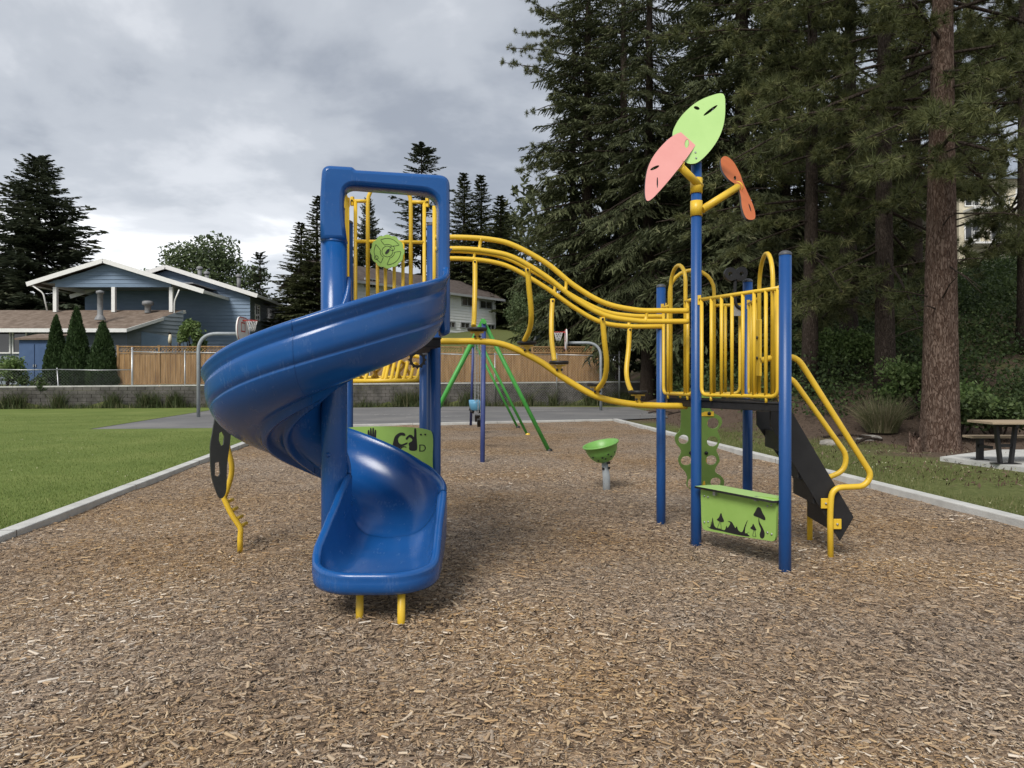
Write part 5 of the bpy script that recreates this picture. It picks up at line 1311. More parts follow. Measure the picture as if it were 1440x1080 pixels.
# open shed by the far hoop
CP = thing('garden_pavilion', (gx(790, 55), 55, 3.2), 'grey open sided garden shelter behind the fence by the far hoop', 'shelter')
zt_ = at(0, 465, 55).z; xa, xb_ = gx(752, 55), gx(828, 55)
mb = MB(); slab(mb, [(xa - 0.3, 54.7, at(0, 464, 55).z), (gx(765, 55), 54.7, at(0, 452.5, 55).z), (gx(765, 55), 58, at(0, 452.5, 55).z), (xa - 0.3, 58, at(0, 464, 55).z)], 0.12); slab(mb, [(gx(765, 55), 54.7, at(0, 452.5, 55).z), (xb_ + 0.3, 54.7, zt_), (xb_ + 0.3, 58, zt_), (gx(765, 55), 58, at(0, 452.5, 55).z)], 0.12); mb.build('roof', MAT['shingle_dark'], CP)
mb = MB(); mb.span((gx(765, 55), 54.66, at(0, 454, 55).z), (xb_ + .3, 54.66, zt_ - 0.05), 0.04, 0.2); mb.span((gx(765, 55), 54.66, at(0, 454, 55).z), (xa - .3, 54.66, at(0, 464, 55).z - 0.05), 0.04, 0.2); mb.build('fascia', MAT['soffit'], CP)
for x in (xa, gx(778, 55), gx(803, 55), xb_):
    mb = MB(); mb.box((x, 54.9, (zt_ + 2) / 2), (0.16, 0.16, zt_ - 2)); mb.build('pavilion_post', MAT['soffit'], CP)
mb = MB(); mb.box(((xa + xb_) / 2, 57.8, (zt_ + 2) / 2), (xb_ - xa, 0.1, zt_ - 2)); mb.build('back_wall', MAT['siding_grey'], CP)
mb = MB(); mb.box(((xa + xb_) / 2, 54.9, zt_ - 0.1), (xb_ - xa, 0.14, 0.2)); mb.build('beam', MAT['soffit'], CP)

# cream houses on the hill
def hill_house(cx_, y, pyt, pyb, wpx, label, floors):
    zt_, zb_ = at(0, pyt, y).z, at(0, pyb, y).z; x = gx(cx_, y); w = wpx / F * y
    T = thing('hill_house', (x, y, zb_), label, 'house', 'cream houses on the hillside')
    mb = MB(); mb.box((x, y + 4, (zt_ + zb_ - 6) / 2), (w, 8, zt_ - zb_ + 6)); mb.build('wall', MAT['cream'], T)
    mb = MB(); slab(mb, [(x - w / 2 - .6, y - .7, zt_), (x + w / 2 + .6, y - .7, zt_), (x + w / 2 - 2, y + 4, zt_ + 1.6), (x - w / 2 + 2, y + 4, zt_ + 1.6)], 0.15)
    slab(mb, [(x - w / 2 + 2, y + 4, zt_ + 1.6), (x + w / 2 - 2, y + 4, zt_ + 1.6), (x + w / 2 + .6, y + 8.7, zt_), (x - w / 2 - .6, y + 8.7, zt_)], 0.15)
    slab(mb, [(x - w / 2 - .6, y - .7, zt_), (x - w / 2 + 2, y + 4, zt_ + 1.6), (x - w / 2 - .6, y + 8.7, zt_)], 0.15); slab(mb, [(x + w / 2 + .6, y - .7, zt_), (x + w / 2 + .6, y + 8.7, zt_), (x + w / 2 - 2, y + 4, zt_ + 1.6)], 0.15)
    mb.build('roof', MAT['siding_grey'], T)
    for f in range(floors):
        z = zt_ - 1.6 - f * 2.9
        for k in range(3):
            window(T, (x - w / 2 + w * (k + 0.5) / 3, y - 0.03, z), (1, 0, 0), w * 0.2, 1.5, (0, -1, 0))
        mb = MB(); mb.box((x, y - 0.8, z - 1.2), (w * 0.9, 1.5, 0.16)); bc = mb.build('balcony', MAT['white'], T)
        mb = MB(); mb.span((x - w * .45, y - 1.5, z - 0.25), (x + w * .45, y - 1.5, z - 0.25), 0.06, 0.06)
        for k in range(13): mb.box((x - w * .45 + w * .9 * k / 12, y - 1.5, z - 0.7), (0.05, 0.05, 0.9))
        mb.build('railing', MAT['white'], bc)
hill_house(1402, 62, 252, 322, 108, 'cream hillside house with white balconies seen right of the thick pine trunk', 2)
hill_house(1152, 72, 318, 345, 62, 'small cream house glimpsed between the trunks left of the pine', 1)

# garden ornaments on the fence
for i, (px, lean) in enumerate(((239, 0.0), (252, 0.05))):
    b = at(px, 490, 44); T = thing('garden_ornament', (b.x, b.y, b.z), ['cream and black boot shaped ornament, left one of two above the fence', 'cream and black boot shaped ornament, leaning right one of two above the fence'][i], 'ornament', 'ornaments above the fence')
    mb = MB(); mb.tube([b + Vector((0, 0, 0.3)), b + Vector((lean * 3, 0, 0.55)), b + Vector((0.02 + lean * 5, 0, 0.85))], [0.09, 0.11, 0.07], 10); mb.build('leg', MAT['ornament'], T)
    mb = MB(); mb.tube([b + Vector((-0.02, 0, -0.6)), b + Vector((0, 0, 0.3))], [0.14, 0.09], 10); mb.build('base', MAT['black'], T)
    mb = MB(); mb.tube([b + Vector((0.02 + lean * 5, 0, 0.84)), b + Vector((-0.05 + lean * 5, 0, 0.98)), b + Vector((-0.1 + lean * 5, 0, 1.0))], [0.07, 0.07, 0.04], 8); mb.build('shoe', MAT['black'], T)

# ------------------------------------------------------------------ picnic table on its concrete pad
pad = [(gx(1322, 13.55), 13.55), (gx(1450, 11.75), 11.75), (12.5, 11.6), (13.0, 15.0), (gx(1400, 15.0), 15.0)]
mb = MB(); n = len(pad); mb.add([(x, y, -0.05) for x, y in pad] + [(x, y, 0.05) for x, y in pad], [[i + n for i in range(n)]] + [(i, (i + 1) % n, (i + 1) % n + n, i + n) for i in range(n)]); mb.build('concrete_pad', MAT['concrete'], kind='structure')
PT = thing('picnic_table', (9.2, 12.5, 0.05), 'picnic table with pale wooden planks and black steel legs at the right edge', 'picnic table')
ptz = 0.76
for k in range(5):
    y = 12.12 + k * 0.152; x0 = gx(1388, 12.2) + k * 0.01
    mb = MB(); mb.box((x0 + 1.0, y, ptz), (2.0, 0.145, 0.042)); mb.build('plank', MAT['planks'], PT, bevel=0.005)
for k in range(2):
    mb = MB(); mb.box((gx(1365, 12.95) + 1.05, 12.98 + k * 0.145, 0.465), (2.1, 0.138, 0.042)); mb.build('seat_plank', MAT['planks'], PT, bevel=0.005)
for lx in (8.30, 9.65):
    mb = MB(); mb.span((lx + 0.05, 12.40, 0.05), (lx - 0.03, 12.40, ptz - 0.02), 0.075, 0.05); mb.build('leg', MAT['black'], PT)
    mb = MB(); mb.span((lx + 0.23, 12.40, 0.05), (lx + 0.31, 12.40, ptz - 0.02), 0.075, 0.05); mb.build('leg', MAT['black'], PT)
    mb = MB(); mb.span((lx + 0.03, 12.41, 0.36), (lx + 0.25, 12.41, 0.36), 0.05, 0.05); mb.build('brace', MAT['black'], PT)
    mb = MB(); mb.span((lx + 0.14, 12.10, ptz - 0.05), (lx + 0.14, 12.74, ptz - 0.05), 0.05, 0.05); mb.build('crossbar', MAT['black'], PT)
    mb = MB(); mb.box((lx + 0.14, 12.4, 0.056), (0.42, 0.2, 0.012)); mb.build('foot_plate', MAT['black'], PT)
    mb = MB(); mb.box((lx + 0.12, 13.05, 0.24), (0.09, 0.09, 0.40)); mb.build('bench_leg', MAT['black'], PT)
    mb = MB(); mb.span((lx + 0.1, 12.7, 0.30), (lx + 0.1, 13.05, 0.30), 0.05, 0.05); mb.build('bench_arm', MAT['black'], PT)
    mb = MB(); mb.box((lx + 0.12, 13.05, 0.056), (0.22, 0.2, 0.012)); mb.build('foot_plate', MAT['black'], PT)

# ------------------------------------------------------------------ vegetation
NR = np.random.default_rng(11)
def quads_from(c, d, s, L_, W_, rnd=None):
    """rhombus leaves: c centre (n,3), d long axis, s side axis, lengths, widths -> verts, faces"""
    n = len(c); L_ = np.broadcast_to(np.asarray(L_, float).reshape(-1, 1), (n, 1)); W_ = np.broadcast_to(np.asarray(W_, float).reshape(-1, 1), (n, 1))
    V = np.empty((n, 4, 3)); V[:, 0] = c - d * L_ / 2; V[:, 2] = c + d * L_ / 2; V[:, 1] = c + s * W_ / 2 + d * L_ * 0.08; V[:, 3] = c - s * W_ / 2 + d * L_ * 0.08
    return V.reshape(-1, 3), np.arange(n * 4).reshape(n, 4)
def unit(a): return a / np.maximum(np.linalg.norm(a, axis=1, keepdims=True), 1e-9)
def rand_unit(n): return unit(NR.normal(size=(n, 3)))

def trunk_mesh(name, h, r0, r1, mat, lean=0.0, flare=1.35, branches=None, seg=14):
    mb = MB(); n = 14; pts = []; rr = []
    for i in range(n + 1):
        t = i / n; z = -0.5 + (h + 0.5) * t
        pts.append(Vector((lean * t * h + 0.05 * math.sin(t * 5), 0.05 * math.cos(t * 4), z)))
        rr.append((r0 + (r1 - r0) * t) * (1 + (flare - 1) * math.exp(-max(0, z) / 0.55)))
    mb.tube(pts, rr, seg)
    if branches:
        for (p, q, r_) in branches: mb.tube([p, p.lerp(q, 0.5) + Vector((0, 0, 0.03 * (q - p).length)), q], [r_, r_ * 0.7, r_ * 0.25], 5, caps=False)
    o = mb.build(name, mat, recalc=False); me = o.data; bpy.data.objects.remove(o); return me

def spruce_branch(rs, fine=1.0):
    """one drooping bough along +x, length 1: twigs carrying flat sprays"""
    C, D, Sx, Ls, Ws = [], [], [], [], []
    for k in range(22):
        t = 0.12 + 0.88 * (k + rs.random()) / 22
        ax_z = -0.10 * t - 0.12 * t * t + 0.10 * max(0, t - 0.7)
        for sg in (-1, 1):
            if rs.random() < 0.1: continue
            tl = 0.40 * (1.08 - t) ** 0.75 * rs.uniform(0.6, 1.2) + 0.03
            dirx = np.array([rs.uniform(0.45, 0.9), sg * 1.0, rs.uniform(-0.55, -0.1)]); dirx /= np.linalg.norm(dirx)
            ns_ = max(2, int(tl / (0.055 / fine)))
            for j in range(ns_):
                f = (j + 0.5) / ns_
                p = np.array([t, 0, ax_z]) + dirx * tl * f + np.array([0, 0, -0.12 * f * f * tl])
                dd = dirx + rs.normal(size=3) * 0.35 + np.array([0.3, 0, -0.25]); dd /= np.linalg.norm(dd)
                ss = np.cross(dd, np.array([0, 0, 1]) + rs.normal(size=3) * 0.5); ss /= np.linalg.norm(ss)
                C.append(p); D.append(dd); Sx.append(ss); Ls.append(rs.uniform(0.08, 0.16) / fine ** 0.3); Ws.append(rs.uniform(0.022, 0.045) / fine ** 1.05)
    return np.array(C), np.array(D), np.array(Sx), np.array(Ls), np.array(Ws)
def spruce_crown(name, mat, h, rad, z0, dens, seed, droop=-0.15, shape=0.85, sparse=0.0, fine=1.0):
    rs = np.random.default_rng(seed); protos = [spruce_branch(rs, fine) for _ in range(4)]
    VS, FS, TS = [], [], []; off = 0; wood = []
    z = z0
    while z < h - 0.3:
        t = (z - z0) / (h - z0); L0 = rad * (1 - t) ** shape + 0.25
        nb = max(5, int(8.5 - 2.5 * t))
        a0 = rs.uniform(0, 6.28)
        for k in range(nb):
            if rs.random() < sparse: continue
            L_ = L0 * rs.uniform(0.62, 1.12); a = a0 + 2 * math.pi * k / nb + rs.uniform(-0.3, 0.3)
            el_ = droop + 0.65 * t + rs.uniform(-0.14, 0.14)
            C, D, Sx, Ls, Ws = protos[rs.integers(4)]
            if t > 0.55:
                m_ = rs.random(len(C)) < 0.62; C, D, Sx, Ls, Ws = C[m_], D[m_], Sx[m_], Ls[m_] * 1.15, Ws[m_] * 1.25
            ca, sa, ce, se = math.cos(a), math.sin(a), math.cos(el_), math.sin(el_)
            Mx = np.array([[ca * ce, -sa, -ca * se], [sa * ce, ca, -sa * se], [se, 0, ce]])
            wscale = 1.0 if L_ > 1.2 else 1.3
            v, f = quads_from((C * [1, 0.85, 1]) @ Mx.T * L_ + [0, 0, z], D @ Mx.T, Sx @ Mx.T, Ls * max(L_, 1.3) * 1.15, Ws * max(L_, 1.3) * 1.5)
            VS.append(v); FS.append(f + off); off += len(v)
            TS.append(np.clip(rs.normal(0.42 + rs.uniform(-0.2, 0.2), 0.2, len(f)), 0, 1))
            d_ = Vector((ca * ce, sa * ce, se)); wood.append((Vector((0, 0, z)), Vector((0, 0, z)) + d_ * L_ * 0.8 + Vector((0, 0, -0.1 * L_)), 0.012 * L_ + 0.008))
        z += dens * (0.6 + 0.8 * rs.random()) * (1.15 - 0.45 * t)
    me = np_mesh(name, np.concatenate(VS), np.concatenate(FS), mat, tint=np.concatenate(TS))
    return me, wood

def pine_crown(name, mat, h, rad, z0, nbr, seed, tuft=0.2, needles=26, tw=0.013):
    rs = np.random.default_rng(seed); C = []; wood = []; spread = []
    for k in range(nbr):
        z = z0 + (h - z0) * (k + rs.random()) / nbr; t = (z - z0) / (h - z0)
        L_ = rad * (0.55 + 0.6 * math.sin(math.pi * min(1, 0.25 + t * 0.75))) * rs.uniform(0.55, 1.15); a = rs.uniform(0, 6.28)
        el_ = -0.45 + 0.75 * t + rs.uniform(-0.2, 0.2); d_ = np.array([math.cos(a) * math.cos(el_), math.sin(a) * math.cos(el_), math.sin(el_)])
        tip = d_ * L_ + np.array([0, 0, 0.12 * L_])
        p0 = np.array([0, 0, z]); wood.append((Vector(p0), Vector(p0 + tip), 0.008 * L_ + 0.010))
        nt_ = rs.integers(7, 13)
        for j in range(nt_):
            f = 0.16 + 0.84 * (j + rs.random()) / nt_
            base = p0 + tip * f; sidel = rs.normal(size=3); sidel -= d_ * sidel.dot(d_); sidel /= np.linalg.norm(sidel); sidel[2] = abs(sidel[2]) * 0.4 - 0.15
            sl_ = L_ * rs.uniform(0.08, 0.3) * (1.25 - f); e = base + sidel * sl_ + d_ * sl_ * 0.6
            wood.append((Vector(base), Vector(e), 0.012))
            ntf = 4 + int(sl_ / 0.18)
            for q in range(ntf):
                C.append(base + (e - base) * (0.25 + 0.75 * (q + 0.5) / ntf) + rs.normal(size=3) * 0.07); spread.append(unit((sidel + d_ * 0.8 + [0, 0, 0.25])[None])[0])
    C = np.array(C); Dm = np.array(spread); n = len(C)
    c = np.repeat(C, needles, 0); dm = np.repeat(Dm, needles, 0)
    d = unit(dm * 0.75 + rs.normal(size=(len(c), 3)) * 0.75); L_ = tuft * rs.uniform(0.65, 1.15, len(c))[:, None]
    s = unit(np.cross(d, rs.normal(size=(len(c), 3))))
    V = np.empty((len(c), 3, 3)); V[:, 0] = c + s * tw / 2; V[:, 1] = c - s * tw / 2; V[:, 2] = c + d * L_
    tint = np.clip(np.repeat(rs.normal(0.42, 0.2, n), needles) + rs.normal(0, 0.1, len(c)), 0, 1)
    return np_mesh(name, V.reshape(-1, 3), np.arange(len(c) * 3).reshape(-1, 3), mat, tint=tint), wood

def leaf_crown(name, mat, blobs, n, size, seed, up=0.3):
    rs = np.random.default_rng(seed); VS = []; T = []
    wts = np.array([b[3] ** 2 for b in blobs]); wts /= wts.sum()
    C = []; 
    for b, w in zip(blobs, wts):
        m_ = max(8, int(n * w)); u = unit(rs.normal(size=(m_, 3))); r_ = b[3] * (rs.random((m_, 1)) ** 0.45)
        # ragged outline
        ph = np.sin(u[:, :1] * 5 + b[0]) * np.sin(u[:, 1:2] * 6 + b[1]) * np.sin(u[:, 2:] * 5 + b[2])
        p = np.array(b[:3]) + u * r_ * (1 + 0.35 * ph) * [1, 1, b[4] if len(b) > 4 else 0.8]
        C.append(p); T.append(np.clip(rs.normal(rs.uniform(0.25, 0.6), 0.2, m_), 0, 1))
    C = np.concatenate(C); m_ = len(C)
    d = unit(rs.normal(size=(m_, 3)) + [0, 0, -0.2]); nrm = unit(rs.normal(size=(m_, 3)) + [0, 0, up * 3]); s = unit(np.cross(d, nrm))
    sz = size * rs.uniform(0.6, 1.3, m_)
    v, f = quads_from(C, d, s, sz * 1.3, sz * 0.8)
    return np_mesh(name, v, f, mat, tint=np.concatenate(T))

PROTO = {}
def proto(key, name, trunk, crown): PROTO[key] = (name, trunk, crown)
m_, w_ = spruce_crown('spruce_crown', MAT['spruce'], 27, 4.6, 2.6, 0.6, 21, fine=2.6); proto('spruce_a', 'spruce_tree', trunk_mesh('spruce_trunk', 26.5, 0.42, 0.03, MAT['bark_dark'], branches=w_), m_)
m_, w_ = spruce_crown('spruce_crown', MAT['spruce'], 24, 4.0, 3.6, 0.66, 22, droop=-0.3, sparse=0.2, fine=2.6); proto('spruce_b', 'spruce_tree', trunk_mesh('spruce_trunk', 23.6, 0.36, 0.03, MAT['bark_dark'], branches=w_), m_)
m_, w_ = spruce_crown('spruce_crown', MAT['spruce_blue'], 20, 5.6, 1.5, 0.44, 23, droop=0.05, shape=0.68); proto('spruce_c', 'spruce_tree', trunk_mesh('spruce_trunk', 19.6, 0.4, 0.03, MAT['bark_dark'], branches=w_), m_)
m_, w_ = spruce_crown('spruce_crown', MAT['spruce'], 26, 4.4, 1.5, 0.55, 28, droop=-0.05); proto('spruce_d', 'spruce_tree', trunk_mesh('spruce_trunk', 25.5, 0.38, 0.03, MAT['bark_dark'], branches=w_), m_)
m_, w_ = spruce_crown('hemlock_crown', MAT['spruce_blue'], 17, 2.6, 2.0, 0.85, 24, droop=0.1, shape=0.6, sparse=0.25); proto('sparse', 'conifer_tree', trunk_mesh('conifer_trunk', 16.8, 0.2, 0.02, MAT['bark_dark'], branches=w_), m_)
m_, w_ = pine_crown('pine_crown', MAT['pine'], 26, 4.6, 7.0, 90, 25, tuft=0.26, needles=26, tw=0.024); proto('pine_a', 'pine_tree', trunk_mesh('pine_trunk', 26, 0.36, 0.05, MAT['bark_dark'], branches=w_), m_)
m_, w_ = pine_crown('pine_crown', MAT['pine'], 22, 3.9, 3.2, 90, 26, tuft=0.26, needles=26, tw=0.024); proto('pine_b', 'pine_tree', trunk_mesh('pine_trunk', 22, 0.27, 0.04, MAT['bark_dark'], branches=w_), m_)

def tree(key, px, y, s, label, rot=None, group='trees around the playground', dz=0.0, sz=None):
    name, tr, cr = PROTO[key]; x = gx(px, y)
    T = thing(name, (x, y, terr(x, y) + dz), label, 'tree', group)
    T.rotation_euler = (0, 0, rot if rot is not None else (px * 0.7 + y) % 6.28); T.scale = (s, s, sz or s)
    for nm, me in (('trunk', tr), ('crown', cr)):
        o = bpy.data.objects.new(nm, me); COL.objects.link(o); o.parent = T
    return T
# left and middle background
tree('spruce_c', 55, 62, 1.5, 'broad dark spruce towering behind the low brown roof at the left edge', rot=0.4, dz=-0.9, sz=1.0)
tree('spruce_d', 447, 57, 0.85, 'dark spruce left of the slide column', dz=-1.5, sz=0.545)
tree('spruce_d', 423, 59, 0.92, 'shorter dark spruce just left of the taller one beside the slide column', dz=-1.5, sz=0.49)
tree('sparse', 365, 80, 1.1, 'thin airy conifer right of the leafy tree behind the blue roof', dz=-1, sz=0.86)
tree('spruce_c', 518, 80, 0.62, 'slim conifer seen through the left of the slide hood', dz=-3, sz=0.9)
tree('sparse', 594, 88, 2.3, 'tall sparse conifer rising behind the right leg of the slide hood', rot=0.3, dz=-1, sz=1.27)
tree('spruce_d', 652, 80, 1.2, 'left of three pointed conifers between the slide and the tall forest', dz=-5, sz=0.84)
tree('spruce_d', 676, 82, 1.25, 'tallest and middle of three pointed conifers between the slide and the tall forest', dz=-6, sz=0.88)
tree('spruce_d', 704, 78, 1.3, 'bushiest and right of three pointed conifers between the slide and the tall forest', rot=1.0, dz=-5, sz=0.74)
# tall forest on the right
tree('spruce_a', 826, 52, 1.25, 'tall spruce forming the ragged left edge of the forest', rot=2.0, dz=-1, sz=1.5)
tree('pine_a', 806, 58, 1.15, 'tall pine behind the spruce at the ragged left edge of the forest', rot=2.4, dz=-2, sz=1.3)
tree('spruce_b', 876, 49, 1.35, 'drooping spruce right of the forest edge tree, above the wavy bridge', rot=0.7, dz=-1, sz=1.5)
tree('spruce_d', 945, 60, 1.2, 'tall spruce behind the gap left of the leaf boards', rot=4.0, sz=1.0)
tree('spruce_b', 912, 43, 1.15, 'spruce with a bare lower trunk behind the far blue post', rot=1.2, sz=1.5)
tree('spruce_b', 985, 44, 1.4, 'tall spruce straight behind the pink and green leaf boards', rot=3.0, sz=1.5)
tree('spruce_a', 1042, 36, 1.25, 'big spruce with a thick dark trunk right of the orange leaf board', rot=5.0, sz=1.5)
tree('spruce_b', 1105, 46, 1.4, 'spruce behind the right blue post of the small platform', rot=2.2, sz=1.05)
tree('pine_b', 1140, 24, 1.0, 'slender pine with hanging needle clumps above the black step ladder', rot=0.5)
tree('pine_a', 1195, 28, 1.0, 'pine with pale needle tufts between the ladder and the thick trunk', rot=1.9)
tree('pine_b', 1245, 22, 1.12, 'dark pine close behind the left of the thick trunk', rot=2.9)
tree('spruce_b', 1180, 50, 1.35, 'spruce far up the slope above the ladder handrail', rot=0.2, dz=-2, sz=0.95)
tree('pine_a', 1285, 36, 1.1, 'tall pine further up the hill behind the thick trunk', rot=4.4, dz=-1)
tree('pine_b', 1442, 25, 1.15, 'pine with low green branches above the picnic table', rot=3.6)
tree('pine_a', 1490, 32, 1.1, 'pine partly outside the right edge of the picture', rot=1.1)
tree('spruce_d', 1340, 75, 1.2, 'dark spruce beside the cream hillside house', rot=1.6, dz=-4)
tree('spruce_d', 1250, 66, 1.3, 'dark spruce on the upper slope between two pines', rot=2.6, dz=-4)

# the thick pine near the picnic table
bx, by = gx(1322, 15.6), 15.6
m_, w_ = pine_crown('pine_crown', MAT['pine'], 24, 4.4, 6.0, 112, 31, tuft=0.23, needles=30, tw=0.015)
dead = []
rd = random.Random(8)
for k in range(26):
    z = rd.uniform(2.6, 9); a = rd.uniform(0, 6.28); L_ = rd.uniform(0.7, 2.4)
    dead.append((Vector((0.28 * math.cos(a), 0.28 * math.sin(a), z)), Vector((L_ * math.cos(a), L_ * math.sin(a), z + rd.uniform(-0.7, 0.3))), 0.018))
BP = thing('pine_tree', (bx, by, terr(bx, by)), 'thick red brown pine trunk beside the picnic table', 'tree', 'trees around the playground')
def big_trunk():
    mb = MB(); seg, n = 56, 150; vs = []
    for i in range(n + 1):
        z = -0.4 + 24.2 * (i / n) ** 1.25; t = max(0, z) / 24
        r_ = (0.355 * (1 - t) ** 1.35 + 0.02) * (1 + 0.16 * math.exp(-max(0, z) / 0.5))
        for k in range(seg):
            a = 2 * math.pi * k / seg
            q = Vector((math.cos(a) * 2.3, math.sin(a) * 2.3, z * 0.9)); ns_ = noise.noise(q * 2.2) * 0.5 + noise.noise(Vector((q.x * 4.4, q.y * 4.4, z * 2.2))) * 0.6
            rr = r_ * (1 + 0.05 * ns_ * max(0.3, 1 - t * 1.5)) + 0.05 * math.exp(-max(0, z) / 0.3) * math.cos(a * 5)
            vs.append((rr * math.cos(a) + 0.004 * z, rr * math.sin(a), z))
    fs = [(i * seg + k, i * seg + (k + 1) % seg, (i + 1) * seg + (k + 1) % seg, (i + 1) * seg + k) for i in range(n) for k in range(seg)]
    mb.add(vs, fs, True); o = mb.build('trunk', MAT['bark_pine'], recalc=False); o.parent = BP; return o
big_trunk()
mb = MB()
for p, q, r_ in w_ + dead: mb.tube([p, p.lerp(q, 0.5) + Vector((0, 0, 0.04 * (q - p).length)), q], [r_, r_ * 0.7, r_ * 0.25], 5, caps=False)
o = mb.build('limbs', MAT['bark_dark'], recalc=False); o.parent = BP
o = link('crown', m_); o.parent = BP

# leafy trees
blobs = [(0, 0, 9, 3.4), (-3, 0, 7.6, 2.6), (3.2, 0.5, 7.4, 2.8), (1.2, 0, 12, 2.4), (-1.6, 0, 11.4, 2.2), (4.6, 0, 9.5, 1.6), (-4.4, 0, 9.2, 1.5), (0, 0, 5.4, 2.6), (2, 0, 10.6, 2.0), (-3, 0, 5.6, 1.8), (3.8, 0, 5.4, 1.8)]
proto('leafy', 'leafy_tree', trunk_mesh('leafy_trunk', 11, 0.28, 0.05, MAT['bark_dark'], branches=[(Vector((0, 0, 4)), Vector((b[0], b[1], b[2])), 0.09) for b in blobs]), leaf_crown('leafy_crown', MAT['broad'], blobs, 16000, 0.26, 41))
tree('leafy', 283, 82, 1.25, 'rounded leafy tree rising behind the blue roof', rot=0.0, dz=0.5, sz=1.1)
tree('leafy', 748, 63, 0.55, 'light green leafy tree beside the white house', rot=2.0, dz=-1.2)
tree('leafy', 850, 62, 0.5, 'leafy tree behind the garden shelter', rot=1.0, dz=-1)
tree('leafy', -30, 70, 0.8, 'leafy tree low at the far left edge', rot=1.4)
# columnar cedars
def cedar_mesh(seed, h, r0):
    rs = np.random.default_rng(seed); n = 9000
    z = h * (1 - rs.random(n) ** 0.62); a = rs.uniform(0, 6.28, n); prof_ = r0 * np.minimum(1, (1 - z / h) ** 0.72 * 1.12) * (0.75 + 0.25 * np.minimum(1, z / 0.5))
    r_ = prof_ * (1 - 0.35 * rs.random(n) ** 2) * (1 + 0.14 * np.sin(a * 5 + z * 3) * np.sin(z * 6 + a * 2))
    C = np.stack([r_ * np.cos(a), r_ * np.sin(a), z], 1); d = unit(np.stack([np.cos(a) * 0.5, np.sin(a) * 0.5, np.ones(n) * 1.1], 1) + rs.normal(size=(n, 3)) * 0.35)
    s = unit(np.cross(d, unit(rs.normal(size=(n, 3)))))
    v, f = quads_from(C, d, s, rs.uniform(0.14, 0.28, n), rs.uniform(0.05, 0.1, n))
    return np_mesh('cedar_crown', v, f, MAT['cedar_leaf'], tint=np.clip(rs.normal(0.45, 0.22, n) + 0.1 * np.sin(a * 3 + z * 4), 0, 1))
ctr = trunk_mesh('cedar_trunk', 2.5, 0.09, 0.03, MAT['bark_dark'])
for i, (px, top, w) in enumerate(((79, 443, 34), (108, 431, 40), (145, 452, 45))):
    y = 41.3; x = gx(px, y); zb_ = 1.1; h = at(0, top, y).z - zb_; r0 = w / 2 / F * y
    T = thing('cedar_shrub', (x, y, zb_), ['slim columnar cedar, first of three beside the blue shed', 'tallest columnar cedar, middle of the three', 'widest columnar cedar, next to the end of the wooden fence'][i], 'shrub', 'columnar cedars on the wall')
    for nm, me in (('trunk', ctr), ('crown', cedar_mesh(60 + i, h, r0))):
        o = bpy.data.objects.new(nm, me); COL.objects.link(o); o.parent = T
# shrubs
def shrub(px, y, h, w, mat, label, seed, n=5000, size=0.11, z=None, leggy=False):
    x = gx(px, y); zb_ = terr(x, y) if z is None else z
    rs = np.random.default_rng(seed)
    bl = [(rs.uniform(-w / 2, w / 2) * 0.8, rs.uniform(-w / 2, w / 2) * 0.6, h * rs.uniform(0.35, 0.85) if not leggy else h * rs.uniform(0.25, 0.9), min(w, h) * rs.uniform(0.2, 0.34), 0.9) for _ in range(11)]
    T = thing('shrub', (x, y, zb_), label, 'shrub', 'shrubs around the park')
    o = link('foliage', leaf_crown('shrub_foliage', MAT[mat], bl, n, size, seed)); o.parent = T
    mb = MB()
    for b in bl: mb.tube([(b[0] * 0.1, b[1] * 0.1, -0.1), (b[0] * 0.6, b[1] * 0.6, b[2] * 0.6), (b[0], b[1], b[2])], [0.03, 0.02, 0.008], 5, caps=False)
    o = mb.build('stems', MAT['bark_dark'], recalc=False); o.parent = T
    return T
shrub(268, 43.5, 3.6, 1.4, 'shrub_light', 'tall light green shrub growing up past the fence by the blue house', 71, 2600, 0.16, z=1.9, leggy=True)
shrub(8, 40.3, 1.9, 2.4, 'shrub_light', 'bright leafy bush at the left edge above the wall', 72, 2600, 0.15, z=1.0)
shrub(52, 39.6, 1.2, 2.0, 'shrub', 'low bush in front of the blue shed', 73, 1500, 0.13, z=0.6)
shrub(297, 42.2, 2.4, 1.6, 'shrub', 'weedy bush by the fence behind the near basketball pole', 74, 1500, 0.13, z=0.7)
shrub(1345, 18.3, 1.3, 1.6, 'shrub_light', 'bright low bush at the foot of the slope right of the thick trunk', 75, 2600, 0.09)
shrub(1405, 17.6, 1.15, 2.0, 'shrub', 'low bush directly behind the picnic table', 76, 3000, 0.09)
shrub(1278, 20.5, 1.7, 1.6, 'shrub_light', 'yellow green bush between the grass clump and the thick trunk', 77, 2600, 0.09)
shrub(1190, 24.0, 1.8, 2.2, 'shrub_light', 'light green bush left of the tall grass clump', 78, 2600, 0.10)
shrub(1135, 27.0, 2.2, 2.6, 'shrub', 'dark bush on the bank behind the ladder handrail', 79, 2600, 0.11)
